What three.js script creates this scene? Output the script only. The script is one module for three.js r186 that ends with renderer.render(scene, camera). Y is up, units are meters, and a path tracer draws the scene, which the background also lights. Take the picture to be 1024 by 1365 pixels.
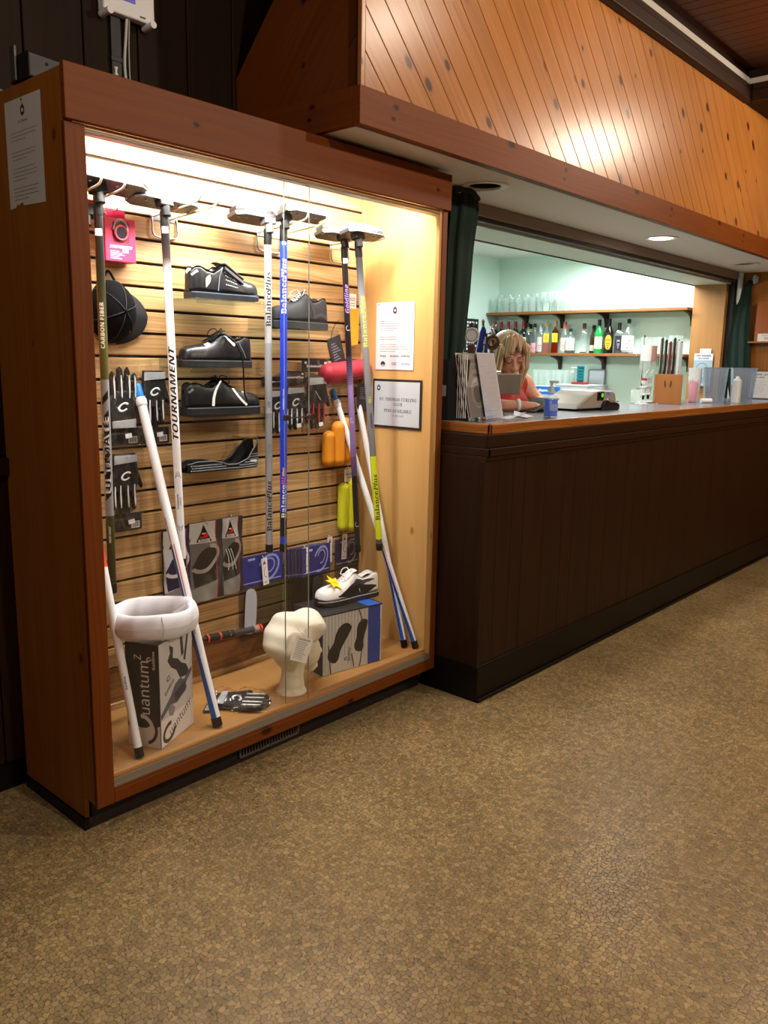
import * as THREE from 'three';
import { RoundedBoxGeometry } from 'three/addons/geometries/RoundedBoxGeometry.js';
import { mergeGeometries, mergeVertices, toCreasedNormals } from 'three/addons/utils/BufferGeometryUtils.js';
import { RectAreaLightUniformsLib } from 'three/addons/lights/RectAreaLightUniformsLib.js';
import { MarchingCubes } from 'three/addons/objects/MarchingCubes.js';

// ---------------------------------------------------------------- camera, exposure, lights
const scene = new THREE.Scene();
const camera = new THREE.PerspectiveCamera(64.16, 1024 / 1365, 0.05, 60);
camera.rotation.order = 'YXZ';
camera.position.set(-1.0846, 1.3945, 2.0531);
camera.rotation.set(-0.1826, -0.8447, 0.0187);
const renderer = new THREE.WebGLRenderer({ antialias: true });
renderer.toneMapping = THREE.LinearToneMapping;
renderer.toneMappingExposure = 1.0;
renderer.outputColorSpace = THREE.SRGBColorSpace;
renderer.shadowMap.enabled = true;
RectAreaLightUniformsLib.init();
scene.background = new THREE.Color(0, 0, 0);
const WARM = 0xffecd4, COOL = 0xf4fbff, NEUTRAL = 0xfff4e6;
const LAMP_POWER = { room: 2.0, roomFar: 12, left: 4.2, downlight: 4.5, cabinet: 190, bar: 80, barFill: 78 };
// room downlights: [x, y, z, strength]
const ROOM_LAMPS = [[2.2, 3.05, 1.25, LAMP_POWER.room * .8], [4.3, 2.87, 1.25, LAMP_POWER.room * 1.9], [2.6, 3.05, 3.4, LAMP_POWER.roomFar], [0.3, 3.05, 3.6, LAMP_POWER.roomFar], [-1.9, 3.05, 1.4, LAMP_POWER.left]];

// ---------------------------------------------------------------- helpers
let seedV = 12345;
const rnd = () => { seedV = (seedV * 1664525 + 1013904223) >>> 0; return seedV / 4294967296; };
const rr = (a, b) => a + (b - a) * rnd();
const used = {};
const numbered = (n) => { const k = used[n] = (used[n] ?? -1) + 1; return k ? n + '_' + String(k).padStart(3, '0') : n; };
const V = (x, y, z) => new THREE.Vector3(x, y, z);
function tag(o, label, category, group, kind) {
  if (label) o.userData.label = label;
  if (category) o.userData.category = category;
  if (group) o.userData.group = group;
  if (kind) o.userData.kind = kind;
  return o;
}
function thing(name, label, category, pos = [0, 0, 0], ry = 0, group) {
  const o = new THREE.Group(); o.name = numbered(name); scene.add(o);
  o.position.set(...pos); o.rotation.y = ry; return tag(o, label, category, group);
}
function mesh(name, geo, mat, parent = scene, label) {
  if (Array.isArray(geo)) geo = merge(geo);
  const m = new THREE.Mesh(geo, mat); m.castShadow = m.receiveShadow = true;
  m.name = parent === scene ? numbered(name) : name; parent.add(m);
  if (label) m.userData.label = label;
  return m;
}
function copy(src, label, pos, ry) {
  const c = src.clone(); c.name = numbered(src.name.replace(/_\d{3}$/, '')); c.userData = { ...src.userData }; scene.add(c);
  if (label) c.userData.label = label;
  if (pos) c.position.set(...pos);
  if (ry !== undefined) c.rotation.y = ry;
  return c;
}
function structure(name, geo, mat) { const m = mesh(name, geo, mat); m.userData.kind = 'structure'; return m; }
function merge(list) {
  const gs = list.flat(9).map((g) => { g = g.index ? g.toNonIndexed() : g; for (const k of Object.keys(g.attributes)) if (!['position', 'normal', 'uv'].includes(k)) g.deleteAttribute(k);
    if (!g.attributes.uv) g.setAttribute('uv', new THREE.BufferAttribute(new Float32Array(g.attributes.position.count * 2), 2)); return g; });
  return gs.length === 1 ? gs[0] : mergeGeometries(gs);
}
// texture coordinates in metres by the way a face points; grain 'x' | 'y' | 'z' is the axis that runs along the texture's v
function metric(g, grain = 'y', off = [0, 0]) {
  g = g.index ? g.toNonIndexed() : g;
  const p = g.attributes.position, uv = new Float32Array(p.count * 2), a = V(), b = V(), c = V(), n = V();
  const gi = { x: 0, y: 1, z: 2 }[grain];
  for (let i = 0; i < p.count; i += 3) {
    a.fromBufferAttribute(p, i); b.fromBufferAttribute(p, i + 1); c.fromBufferAttribute(p, i + 2);
    n.copy(b).sub(a).cross(c.clone().sub(a)); const w = [Math.abs(n.x), Math.abs(n.y), Math.abs(n.z)];
    const k = w[0] >= w[1] && w[0] >= w[2] ? 0 : w[1] >= w[2] ? 1 : 2;
    let ax = [0, 1, 2].filter((q) => q !== k);
    const vi = ax.includes(gi) ? gi : ax[1], ui = ax.find((q) => q !== vi);
    [a, b, c].forEach((q, j) => { const e = q.toArray(); uv[(i + j) * 2] = e[ui] + off[0]; uv[(i + j) * 2 + 1] = e[vi] + off[1]; });
  }
  g.setAttribute('uv', new THREE.BufferAttribute(uv, 2)); return g;
}
function box(w, h, d, x = 0, y = 0, z = 0, r = 0.003, seg = 1) {
  const q = Math.min(r, w / 2.01, h / 2.01, d / 2.01);
  const g = r > 0 ? new RoundedBoxGeometry(w, h, d, seg, q) : new THREE.BoxGeometry(w, h, d);
  return g.translate(x, y, z);
}
const span = (x0, x1, y0, y1, z0, z1, r = 0.003, seg) => box(x1 - x0, y1 - y0, z1 - z0, (x0 + x1) / 2, (y0 + y1) / 2, (z0 + z1) / 2, r, seg);
const cyl = (r0, r1, h, x = 0, y = 0, z = 0, n = 20, open = false) => new THREE.CylinderGeometry(r1, r0, h, n, 1, open).translate(x, y + h / 2, z);
const lathe = (pts, n = 24) => new THREE.LatheGeometry(pts.map((p) => new THREE.Vector2(p[0], p[1])), n);
const tube = (pts, r, n = 8, seg) => new THREE.TubeGeometry(new THREE.CatmullRomCurve3(pts.map((p) => V(...p))), seg ?? Math.max(8, pts.length * 6), r, n);
const rodGeo = (a, b, r, n = 12) => { const A = V(...a), B = V(...b), d = B.clone().sub(A), g = new THREE.CylinderGeometry(r, r, d.length(), n);
  g.applyQuaternion(new THREE.Quaternion().setFromUnitVectors(V(0, 1, 0), d.normalize())); const m = A.add(B).multiplyScalar(.5); return g.translate(m.x, m.y, m.z); };
const poly = (pts, curve) => { const s = new THREE.Shape(); if (curve) { s.setFromPoints(new THREE.SplineCurve(pts.concat([pts[0]]).map((p) => new THREE.Vector2(...p))).getPoints(pts.length * curve)); } else pts.forEach((p, i) => (i ? s.lineTo(...p) : s.moveTo(...p))); return s; };
const extr = (shape, d, bev = 0.002, seg = 2) => new THREE.ExtrudeGeometry(shape, { depth: d - 2 * bev > 0 ? d - 2 * bev : d, bevelEnabled: bev > 0, bevelSize: bev, bevelThickness: bev, bevelSegments: seg, bevelOffset: -bev, curveSegments: 10 }).translate(0, 0, bev);
// surface through rows of points: rows[i][j] = [x, y, z]
function loft(rows, closed = false, capA = false, capB = false) {
  const m = rows[0].length, P = [], U = [], I = [];
  rows.forEach((r, i) => r.forEach((p, j) => { P.push(...p); U.push(j / (m - 1), i / (rows.length - 1)); }));
  const J = closed ? m : m - 1;
  for (let i = 0; i + 1 < rows.length; i++) for (let j = 0; j < J; j++) { const a = i * m + j, b = i * m + (j + 1) % m, c = a + m, d = b + m; I.push(a, b, c, b, d, c); }
  const cap = (row, flip) => { const c = [0, 0, 0]; row.forEach((p) => p.forEach((v, k) => (c[k] += v / m))); const b0 = P.length / 3; P.push(...c); U.push(.5, .5);
    row.forEach((p) => { P.push(...p); U.push(0, 0); }); for (let j = 0; j < J; j++) { const a = b0 + 1 + j, b = b0 + 1 + (j + 1) % m; flip ? I.push(b0, b, a) : I.push(b0, a, b); } };
  if (capA) cap(rows[0], true); if (capB) cap(rows[rows.length - 1], false);
  const g = new THREE.BufferGeometry(); g.setAttribute('position', new THREE.Float32BufferAttribute(P, 3)); g.setAttribute('uv', new THREE.Float32BufferAttribute(U, 2)); g.setIndex(I); g.computeVertexNormals(); return g;
}
// ---------------------------------------------------------------- textures
const H = (x, y, s) => { let n = (x * 374761393 + y * 668265263 + s * 2147483647) | 0; n = Math.imul(n ^ (n >>> 13), 1274126177); return ((n ^ (n >>> 16)) >>> 0) / 4294967296; };
const mod = (a, n) => ((a % n) + n) % n;
function noise(x, y, px, py, s) { const xi = Math.floor(x), yi = Math.floor(y); let u = x - xi, v = y - yi; u = u * u * (3 - 2 * u); v = v * v * (3 - 2 * v);
  const x0 = mod(xi, px), x1 = mod(xi + 1, px), y0 = mod(yi, py), y1 = mod(yi + 1, py);
  const a = H(x0, y0, s), b = H(x1, y0, s), c = H(x0, y1, s), d = H(x1, y1, s); return a + (b - a) * u + (c - a) * v + (a - b - c + d) * u * v; }
function dataTex(w, h, fn, mW = 1, mH = 1, srgb = true) {
  const d = new Uint8Array(w * h * 4);
  for (let y = 0; y < h; y++) for (let x = 0; x < w; x++) { const c = fn(x / w, y / h), i = (y * w + x) * 4; d[i] = Math.max(0, Math.min(255, c[0])); d[i + 1] = Math.max(0, Math.min(255, c[1])); d[i + 2] = Math.max(0, Math.min(255, c[2])); d[i + 3] = 255; }
  const t = new THREE.DataTexture(d, w, h); t.wrapS = t.wrapT = THREE.RepeatWrapping; t.magFilter = THREE.LinearFilter; t.minFilter = THREE.LinearMipmapLinearFilter; if (srgb) t.colorSpace = THREE.SRGBColorSpace; t.repeat.set(1 / mW, 1 / mH); t.needsUpdate = true; return t;
}
const mix3 = (a, b, t) => [a[0] + (b[0] - a[0]) * t, a[1] + (b[1] - a[1]) * t, a[2] + (b[2] - a[2]) * t];
// wood: light and dark sRGB colours; grain along v; knots as dark spots that bend the grain; cathedral = strength of the broad growth figure
function wood({ w = 256, h = 512, mW = .4, mH = .9, light, dark, knots = 0, knotColor = [58, 24, 10], fig = .5, rings = 9, fine = .5, seed = 1, knotSize = .014 }) {
  const K = []; for (let i = 0; i < knots; i++) K.push([H(i, 1, seed + 7), H(i, 2, seed + 7), .5 + H(i, 3, seed + 7)]);
  return dataTex(w, h, (u, v) => {
    let du = 0, dark2 = 0;
    for (const k of K) { let a = (u - k[0]); a -= Math.round(a); let b = v - k[1]; b -= Math.round(b); const x = a * mW / (knotSize * k[2]), y = b * mH / (knotSize * 1.7 * k[2]), r = Math.sqrt(x * x + y * y);
      if (r < 5) { du += .05 * x * Math.exp(-r * r / 5) * knotSize / mW * 14; dark2 = Math.max(dark2, r < 1 ? 1 : Math.exp(-(r - 1) * 3.2)); } }
    const uu = u + du + (noise(u * 3, v * 2, 3, 2, seed) - .5) * .12;
    const f = noise(uu * rings, v * 1, rings, 1, seed + 1) * 5 + noise(uu * rings * 2, v * 3, rings * 2, 3, seed + 9) * 1.2, ring = Math.abs((f % 1) * 2 - 1);
    const st = noise(uu * 60, v * 3, 60, 3, seed + 2) * .6 + noise(uu * 120, v * 8, 120, 8, seed + 3) * .4;
    const broad = noise(uu * 4, v * 2, 4, 2, seed + 4);
    let t = fig * (ring * .55 + broad * .45) + fine * (st - .5) * .9 + (1 - fig) * .45;
    return mix3(mix3(light, dark, Math.max(0, Math.min(1, t))), knotColor, dark2 * .92);
  }, mW, mH);
}
function canvasTex(w, h, draw, repeat) { const c = document.createElement('canvas'); c.width = w; c.height = h; const g = c.getContext('2d'); draw(g, w, h); const t = new THREE.CanvasTexture(c); t.colorSpace = THREE.SRGBColorSpace; t.anisotropy = 8; return t; }
function text(g, s, x, y, size, { font = 'sans-serif', bold = true, color = '#000', align = 'center', rot = 0, italic = false, sx = 1 } = {}) { g.save(); g.translate(x, y); g.rotate(rot); g.scale(sx, 1); g.fillStyle = color; g.font = (italic ? 'italic ' : '') + (bold ? 'bold ' : '') + size + 'px ' + font; g.textAlign = align; g.textBaseline = 'middle'; g.fillText(s, 0, 0); g.restore(); }
const M = (color, roughness = .6, o = {}) => { const P = ['transmission', 'clearcoat', 'sheen', 'thickness', 'ior', 'attenuationColor', 'specularIntensity', 'anisotropy'].some((k) => k in o); return new THREE[P ? 'MeshPhysicalMaterial' : 'MeshStandardMaterial']({ color, roughness, ...o }); };
const TX = (map, roughness = .6, o = {}) => M(0xffffff, roughness, { map, ...o });
const glassy = (color, roughness = .03, o = {}) => M(color, roughness, { transmission: 1, thickness: 0, ior: 1.35, side: THREE.DoubleSide, ...o });

// ---------------------------------------------------------------- materials
const T = {
  pine: wood({ w: 512, h: 1024, mW: .6, mH: 1.5, light: [190, 125, 59], dark: [146, 89, 37], knots: 15, knotColor: [62, 24, 8], fig: .45, rings: 7, seed: 3, knotSize: .0085 }),
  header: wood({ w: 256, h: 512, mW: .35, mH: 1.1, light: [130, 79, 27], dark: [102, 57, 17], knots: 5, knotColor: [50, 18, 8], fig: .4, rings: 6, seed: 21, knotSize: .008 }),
  ply: wood({ w: 256, h: 512, mW: .5, mH: 1.4, light: [158, 98, 36], dark: [128, 74, 24], knots: 2, knotColor: [90, 48, 18], fig: .5, rings: 4, fine: .35, seed: 33, knotSize: .006 }),
  maple: wood({ w: 256, h: 512, mW: .55, mH: 1.5, light: [214, 172, 110], dark: [192, 146, 84], knots: 2, knotColor: [160, 100, 40], fig: .45, rings: 4, fine: .3, seed: 45, knotSize: .005 }),
  oak: wood({ w: 256, h: 512, mW: .3, mH: .9, light: [210, 176, 124], dark: [146, 106, 62], fig: .62, rings: 5, fine: .8, seed: 57 }),
  edge: wood({ w: 256, h: 512, mW: .2, mH: .8, light: [176, 112, 48], dark: [122, 68, 24], fig: .7, rings: 5, fine: .8, seed: 61 }),
  dark: wood({ w: 256, h: 512, mW: .5, mH: 1.2, light: [52, 28, 12], dark: [34, 17, 7], fig: .5, rings: 5, fine: .6, seed: 75 }),
  wall: wood({ w: 256, h: 512, mW: .5, mH: 1.4, light: [42, 26, 12], dark: [28, 16, 7], fig: .4, rings: 5, fine: .6, seed: 83 }),
  ceil: wood({ w: 256, h: 512, mW: .4, mH: 1.4, light: [112, 62, 30], dark: [80, 40, 18], fig: .5, rings: 5, fine: .7, seed: 91 }),
};
const W = {
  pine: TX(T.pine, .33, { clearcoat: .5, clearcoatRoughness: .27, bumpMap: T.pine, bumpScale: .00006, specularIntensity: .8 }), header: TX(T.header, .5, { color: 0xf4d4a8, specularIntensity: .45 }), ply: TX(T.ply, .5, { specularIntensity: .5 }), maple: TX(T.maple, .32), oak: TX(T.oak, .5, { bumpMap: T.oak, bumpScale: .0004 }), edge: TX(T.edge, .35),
  dark: TX(T.dark, .5, { specularIntensity: .45 }), wall: TX(T.wall, .6, { specularIntensity: .25 }), ceil: TX(T.ceil, .45), stile: TX(T.header, .5, { color: 0xffdcb8 }),
};
const black = M(0x0b0a0a, .5, { specularIntensity: .5 }), rubber = M(0x101010, .75), chrome = M(0xd8d8d8, .18, { metalness: 1 }), alu = M(0x8f887c, .45, { metalness: .3 }), white = M(0xe6e6e6, .5), steel = M(0x8d8d8d, .3, { metalness: 1 });
const clear = glassy(0xffffff), clearPlastic = glassy(0xf4f7f8, .08), mint = M(0xd3eadc, .6), mintDeep = M(0xbcdcca, .6), plaster = M(0xdedad6, .7);
// ---------------------------------------------------------------- the setting
// floor: sheet flooring printed with small stone chips
{
  const N = 150, S = 2.1, w = 2048; // N x N chips over S metres
  const P = []; for (let j = 0; j < N; j++) for (let i = 0; i < N; i++) P.push([i + .1 + .8 * H(i, j, 5), j + .1 + .8 * H(i, j, 6), H(i, j, 8), H(i, j, 9)]);
  const bump = new Uint8Array(w * w * 4);
  let k = 0;
  const map = dataTex(w, w, (u, v) => {
    const wx = u * N + (noise(u * 300, v * 300, 300, 300, 2) - .5) * .5, wy = v * N * 1 + (noise(u * 300, v * 300, 300, 300, 3) - .5) * .5, ci = Math.floor(wx), cj = Math.floor(wy);
    let d1 = 9, d2 = 9, best = null;
    for (let b = -1; b <= 1; b++) for (let a = -1; a <= 1; a++) { const ii = ci + a, jj = cj + b, p = P[mod(jj, N) * N + mod(ii, N)]; const dx = p[0] + (ii - mod(ii, N)) - wx, dy = p[1] + (jj - mod(jj, N)) - wy, d = dx * dx + dy * dy; if (d < d1) { d2 = d1; d1 = d; best = p; } else if (d < d2) d2 = d; }
    const e = Math.sqrt(d2) - Math.sqrt(d1), t = Math.min(1, e / .16), broad = noise(u * 7, v * 7, 7, 7, 4) * .6 + noise(u * 19, v * 19, 19, 19, 5) * .4;
    const g = .84 + .22 * best[2]; let c = mix3([158, 138, 98], [178, 154, 108], best[3]);
    const line = .6 + .4 * t; const m = g * line * (.9 + .2 * broad);
    bump[k] = bump[k + 1] = bump[k + 2] = 255 * t; bump[k + 3] = 255; k += 4;
    return [c[0] * m, c[1] * m, c[2] * m];
  }, S, S);
  const bt = new THREE.DataTexture(bump, w, w); bt.wrapS = bt.wrapT = THREE.RepeatWrapping; bt.magFilter = THREE.LinearFilter; bt.repeat.copy(map.repeat); bt.needsUpdate = true;
  structure('floor', metric(span(-3.1, 5.9, -.12, 0, -2.75, 5.2, 0), 'z'), TX(map, .3, { bumpMap: bt, bumpScale: .0004 }));
}
// wall behind the cabinet: dark boards, dado below a rail
{
  const wall = structure('wall_back', metric(span(-3.1, 1.75, 0, 3.4, -.62, -.485, 0)), W.wall);
  for (let x = -1.2; x < 1.5; x += .19) mesh('board', metric(span(x + .002, x + .188, x < .1 ? 1.09 : 1.9, 3.3, -.486, -.462, .004), 'y', [x * 3, x]), W.wall, wall);
  for (let x = -1.2; x < .2; x += .19) mesh('board', metric(span(x + .002, x + .188, .1, 1.03, -.486, -.462, .004), 'y', [x * 5, x]), W.dark, wall);
  structure('trim_1', metric(span(-2.9, .1, 1.03, 1.085, -.486, -.436, .008), 'x'), W.dark);
  structure('baseboard_back', metric(span(-2.9, .1, 0, .1, -.486, -.474, .004), 'x'), black);
}
structure('wall_left', metric(span(-3.1, -3, 0, 3.4, -.5, 5.2, 0)), W.wall);
structure('wall_front', metric(span(-3.1, 5.9, 0, 3.4, 5.1, 5.2, 0)), W.wall);
structure('wall_right', metric(span(5.7, 5.9, 0, 3.4, -.6, 5.2, 0)), W.ply);
{ // ceiling of dark boards, with a dropped beam across it and a cornice along the bulkhead
  const c = structure('ceiling', metric(span(-3.1, 5.9, 3.13, 3.4, -.5, 5.2, 0), 'z'), W.ceil);
  for (let x = 1.9; x < 4.2; x += .085) mesh('board', metric(span(x + .001, x + .084, 3.118, 3.14, .2, 2.4, .003), 'z', [x * 7, x * 3]), W.ceil, c);
  structure('ceiling_beam', metric(span(4.215, 5.7, 2.94, 3.14, .16, 5.1, .006), 'z'), W.wall);
  structure('trim_2', [metric(span(.95, 4.215, 2.936, 3.0, .155, .2, .008), 'x'), metric(span(.95, 4.215, 3.0, 3.034, .155, .188, .006), 'x')], W.dark);
  structure('trim_3', [metric(span(4.18, 4.216, 2.936, 3.0, .2, 5.1, .008), 'z'), metric(span(4.19, 4.216, 3.0, 3.034, .2, 5.1, .006), 'z')], W.dark);
  structure('trim_4', [span(.95, 4.2, 3.034, 3.066, .155, .186, .004), span(4.185, 4.2155, 3.034, 3.066, .186, 5.1, .004)], M(0xb4aea4, .6));
}
// bulkhead over the bar: diagonal pine boards on the front, one board-clad gusset on the end, a plain band below
{
  const FZ = .155, x0 = .905, x1 = 5.69, y0 = 2.236, y1 = 2.99;
  const back = structure('bulkhead', metric(span(x0, x1, y0 - .01, 3.13, .1, FZ - .011, 0), 'x'), W.dark);
  const pitch = .1285, clip = (pts, f) => { const o = []; pts.forEach((p, i) => { const q = pts[(i + 1) % pts.length], a = f(p), b = f(q); if (a >= 0) o.push(p); if ((a >= 0) !== (b >= 0)) { const t = a / (a - b); o.push([p[0] + (q[0] - p[0]) * t, p[1] + (q[1] - p[1]) * t]); } }); return o; };
  const gap = .0009;
  for (let s = 1.033 - pitch * 2 + y0; s < x1 + y1; s += pitch) { // board between x + y = s and x + y = s + pitch
    let p = [[x0 + .018, y0], [x1, y0], [x1, y1], [x0 + .018, y1]];
    p = clip(p, (q) => q[0] + q[1] - s - gap); p = clip(p, (q) => s + pitch - gap - q[0] - q[1]);
    if (p.length < 3) continue;
    let ar = 0; p.forEach((a, i) => { const b = p[(i + 1) % p.length]; ar += a[0] * b[1] - b[0] * a[1]; }); if (Math.abs(ar) < .002) continue;
    const g = extr(poly(p), .014, .0032, 1).translate(0, 0, FZ - .014).toNonIndexed(), P = g.attributes.position, uv = g.attributes.uv, o = [rnd(), rnd() * 3];
    for (let i = 0; i < P.count; i++) { const x = P.getX(i), y = P.getY(i); uv.setXY(i, (x + y) * .7071 + o[0], (y - x) * .7071 + o[1]); }
    mesh('plank', g, W.pine, back);
  }
  mesh('corner_strip', metric(span(x0, x0 + .018, y0, 3.12, FZ - .016, FZ + .002, .002)), W.pine, back);
  mesh('band', metric(span(.885, 5.7, 2.122, 2.236, FZ - .02, FZ + .018, .002), 'x'), W.header, back);
  mesh('band', metric(span(.885, .905, 2.122, 2.236, -.46, FZ - .02, .002), 'z'), W.header, back);
  // gusset: boards at 45 degrees on the end of the bulkhead, in the plane x = .905
  for (let k = 0; k < 6; k++) {
    const s = 2.842 - .1285 * 1.42 * k * 1.6; // y - z = s on the upper edge
    let p = [[-.46, y0], [FZ - .02, y0], [FZ - .02, 3.1], [-.46, 3.1]]; // (z, y)
    p = clip(p, (q) => s - gap - (q[1] - q[0])); p = clip(p, (q) => (q[1] - q[0]) - (s - .292 + gap)); if (p.length < 3) continue;
    const g = extr(poly(p.map((q) => [-q[0], q[1]])), .016, .002, 1).rotateY(Math.PI / 2).translate(.905, 0, 0).toNonIndexed(), P = g.attributes.position, uv = g.attributes.uv;
    for (let i = 0; i < P.count; i++) { const z = P.getZ(i), y = P.getY(i); uv.setXY(i, (y - z) * .7071 + k * .3, (y + z) * .7071 + k); }
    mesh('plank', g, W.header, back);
  }
}
// soffit over the counter
{ const s = poly([[.905, -.14], [5.7, -.14], [5.7, .3], [.905, .3]]); for (const [x, z] of [[1.875, -.045], [3.641, -.045], [5.12, -.06]]) { const h = new THREE.Path(); h.absarc(x, -z, .07, 0, Math.PI * 2, true); s.holes.push(h); }
  structure('soffit', new THREE.ExtrudeGeometry(s, { depth: .078, bevelEnabled: false, curveSegments: 20 }).rotateX(-Math.PI / 2).translate(0, 2.122, 0), plaster); }
structure('soffit_2', span(.905, 1.75, 2.122, 2.2, -.48, -.3, 0), plaster);
// bar opening: lintel, jambs, header wall
structure('lintel', span(1.6, 5.75, 2.036, 3.4, -.6, -.335, 0), M(0xcfe0dc, .6));
structure('trim_5', span(1.9, 5.62, 2.03, 2.05, -.612, -.6, .002), M(0x4a4744, .6));
structure('wall_jamb_left', span(1.58, 1.75, 1.0, 2.12, -.6, -.3, 0), W.ply);
structure('wall_jamb_right', [metric(span(5.6, 5.76, 0, 2.036, -.605, -.385, .003)), metric(span(5.588, 5.64, 1.156, 2.05, -.39, -.345, .004))], TX(T.maple, .42, { color: 0xd6c0a8 }));
// service room behind
structure('wall_service_right', span(5.75, 5.9, 0, 2.5, -2.75, -.6, 0), mint);
structure('wall_service_back', span(1.5, 5.9, 0, 2.5, -2.75, -2.58, 0), mint);
structure('wall_service_left', span(1.45, 1.6, 0, 2.5, -2.75, -.6, 0), mint);
structure('ceiling_service', span(1.45, 5.9, 2.38, 2.5, -2.75, -.6, 0), M(0xe8ecea, .7));
// rolled shutter housing, its dark track and side rail
{
  const t = thing('roller_shutter', 'brown-grey shutter housing above the bar opening with dark track', 'shutter', [0, 0, 0]);
  mesh('housing', span(1.75, 5.6, 2.066, 2.121, -.335, -.272, .004), M(0x8a7c70, .45), t);
  mesh('track', span(1.75, 5.6, 2.046, 2.066, -.33, -.285, .002), M(0x2a2522, .5), t);
  mesh('side_rail', span(5.64, 5.66, 1.157, 2.066, -.345, -.3, .003), M(0x15130f, .5), t);
}
{
  const t = thing('conduit_pipe', 'white pipe with a black strap running from counter to soffit', 'pipe', [5.665, 1.157, -.272]);
  mesh('pipe', cyl(.02, .02, .963, 0, 0, 0, 20), M(0xd9dde0, .4), t);
  mesh('strap', lathe([[.0205, 0], [.0225, .001], [.0225, .011], [.0205, .012]]).translate(0, .7, 0), black, t);
}
// ---------------------------------------------------------------- lamps
function lampAt(x, y, z, cd, glow, color, name, label, group, on = true, angle = 1.2) {
  const t = thing(name, label, 'ceiling light', [x, y, z], 0, group);
  mesh('trim_ring', lathe([[.068, .004], [.07, -.003], [.082, -.006], [.098, -.004], [.1, 0], [.1, .001]], 40), M(0xd8d6d2, .4), t);
  mesh('can', lathe([[.0, .05], [.06, .05], [.069, .003]], 32), on ? M(0xffffff, .5) : M(0x080808, .8), t);
  if (on) {
    mesh('bulb', lathe([[0, -.006], [.03, -.0055], [.055, -.003], [.067, .002], [.067, .012], [0, .012]], 32), M(0xfff2dd, .5, { emissive: color, emissiveIntensity: glow }), t);
    const s = new THREE.SpotLight(color, cd, 0, angle, .6, 2); s.position.set(x, y - .02, z); s.target.position.set(x, y - 1, z); s.castShadow = true; s.shadow.radius = 3; scene.add(s, s.target);
  } else mesh('bulb', lathe([[0, .015], [.03, .02], [.045, .05]], 24), M(0x1c1a18, .3), t);
}
lampAt(1.875, 2.1215, -.045, 0, 0, 0, 'recessed_downlight', 'unlit recessed downlight with white ring above the dark green curtain', null, false);
lampAt(3.641, 2.1215, -.045, LAMP_POWER.downlight, 11, NEUTRAL, 'recessed_downlight', 'glowing recessed downlight in the white soffit, the only one lit');
lampAt(5.12, 2.1215, -.06, 0, 0, 0, 'recessed_downlight', 'unlit recessed downlight in the soffit above the clear plastic bins', null, false);
function globeAt(x, y, z, cd, name, label) { // opal globe on the ceiling, its lamp inside
  const t = thing(name, label, 'ceiling light', [x, y, z]), top = x > 4.2 ? 2.94 - y : 3.118 - y;
  mesh('ceiling_plate', lathe([[0, top], [.07, top], [.07, top - .008], [.05, top - .016], [0, top - .016]], 32), M(0xb8a888, .4, { metalness: .6 }), t);
  mesh('globe_bulb', lathe([[0, -.07], [.03, -.063], [.055, -.045], [.068, -.018], [.068, .01], [.055, .036], [.04, .048], [0, .05]], 32), M(0xfff4e2, .5, { emissive: WARM, emissiveIntensity: 14 }), t);
  const s = new THREE.PointLight(WARM, cd, 0, 2); s.position.set(x, y, z); s.castShadow = true; s.shadow.radius = 3; scene.add(s);
}
ROOM_LAMPS.forEach((l, i) => globeAt(l[0], l[1], l[2], l[3], 'ceiling_lamp', 'round opal ceiling lamp ' + ['before the bulkhead above the cabinet end', 'under the dropped beam before the bulkhead', 'in mid lounge well away from the bar', 'in mid lounge behind the display cabinet front', 'over the passage beside the cabinet'][i]));
for (const [fx, fz, power, lb] of [[5.2, -1.12, LAMP_POWER.bar, 'white fluorescent fixture above the bottle shelves'], [3.3, -1.5, LAMP_POWER.barFill, 'white fluorescent fixture above the bartender']]) {
  const t = thing('fluorescent_fixture', lb, 'ceiling light', [fx, 2.38, fz]);
  mesh('housing', span(-.1, .1, -.05, 0, -.52, .52, .006), white, t);
  for (const s of [-1, 1]) mesh('tube', new THREE.CylinderGeometry(.013, .013, .98, 14).rotateX(Math.PI / 2).translate(s * .05, -.068, 0), M(0xffffff, .5, { emissive: COOL, emissiveIntensity: 5 }), t);
  const a = new THREE.RectAreaLight(COOL, power, .16, .98); a.position.set(fx, 2.294, fz); a.rotation.set(-Math.PI / 2, 0, 0); scene.add(a);
}
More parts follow.
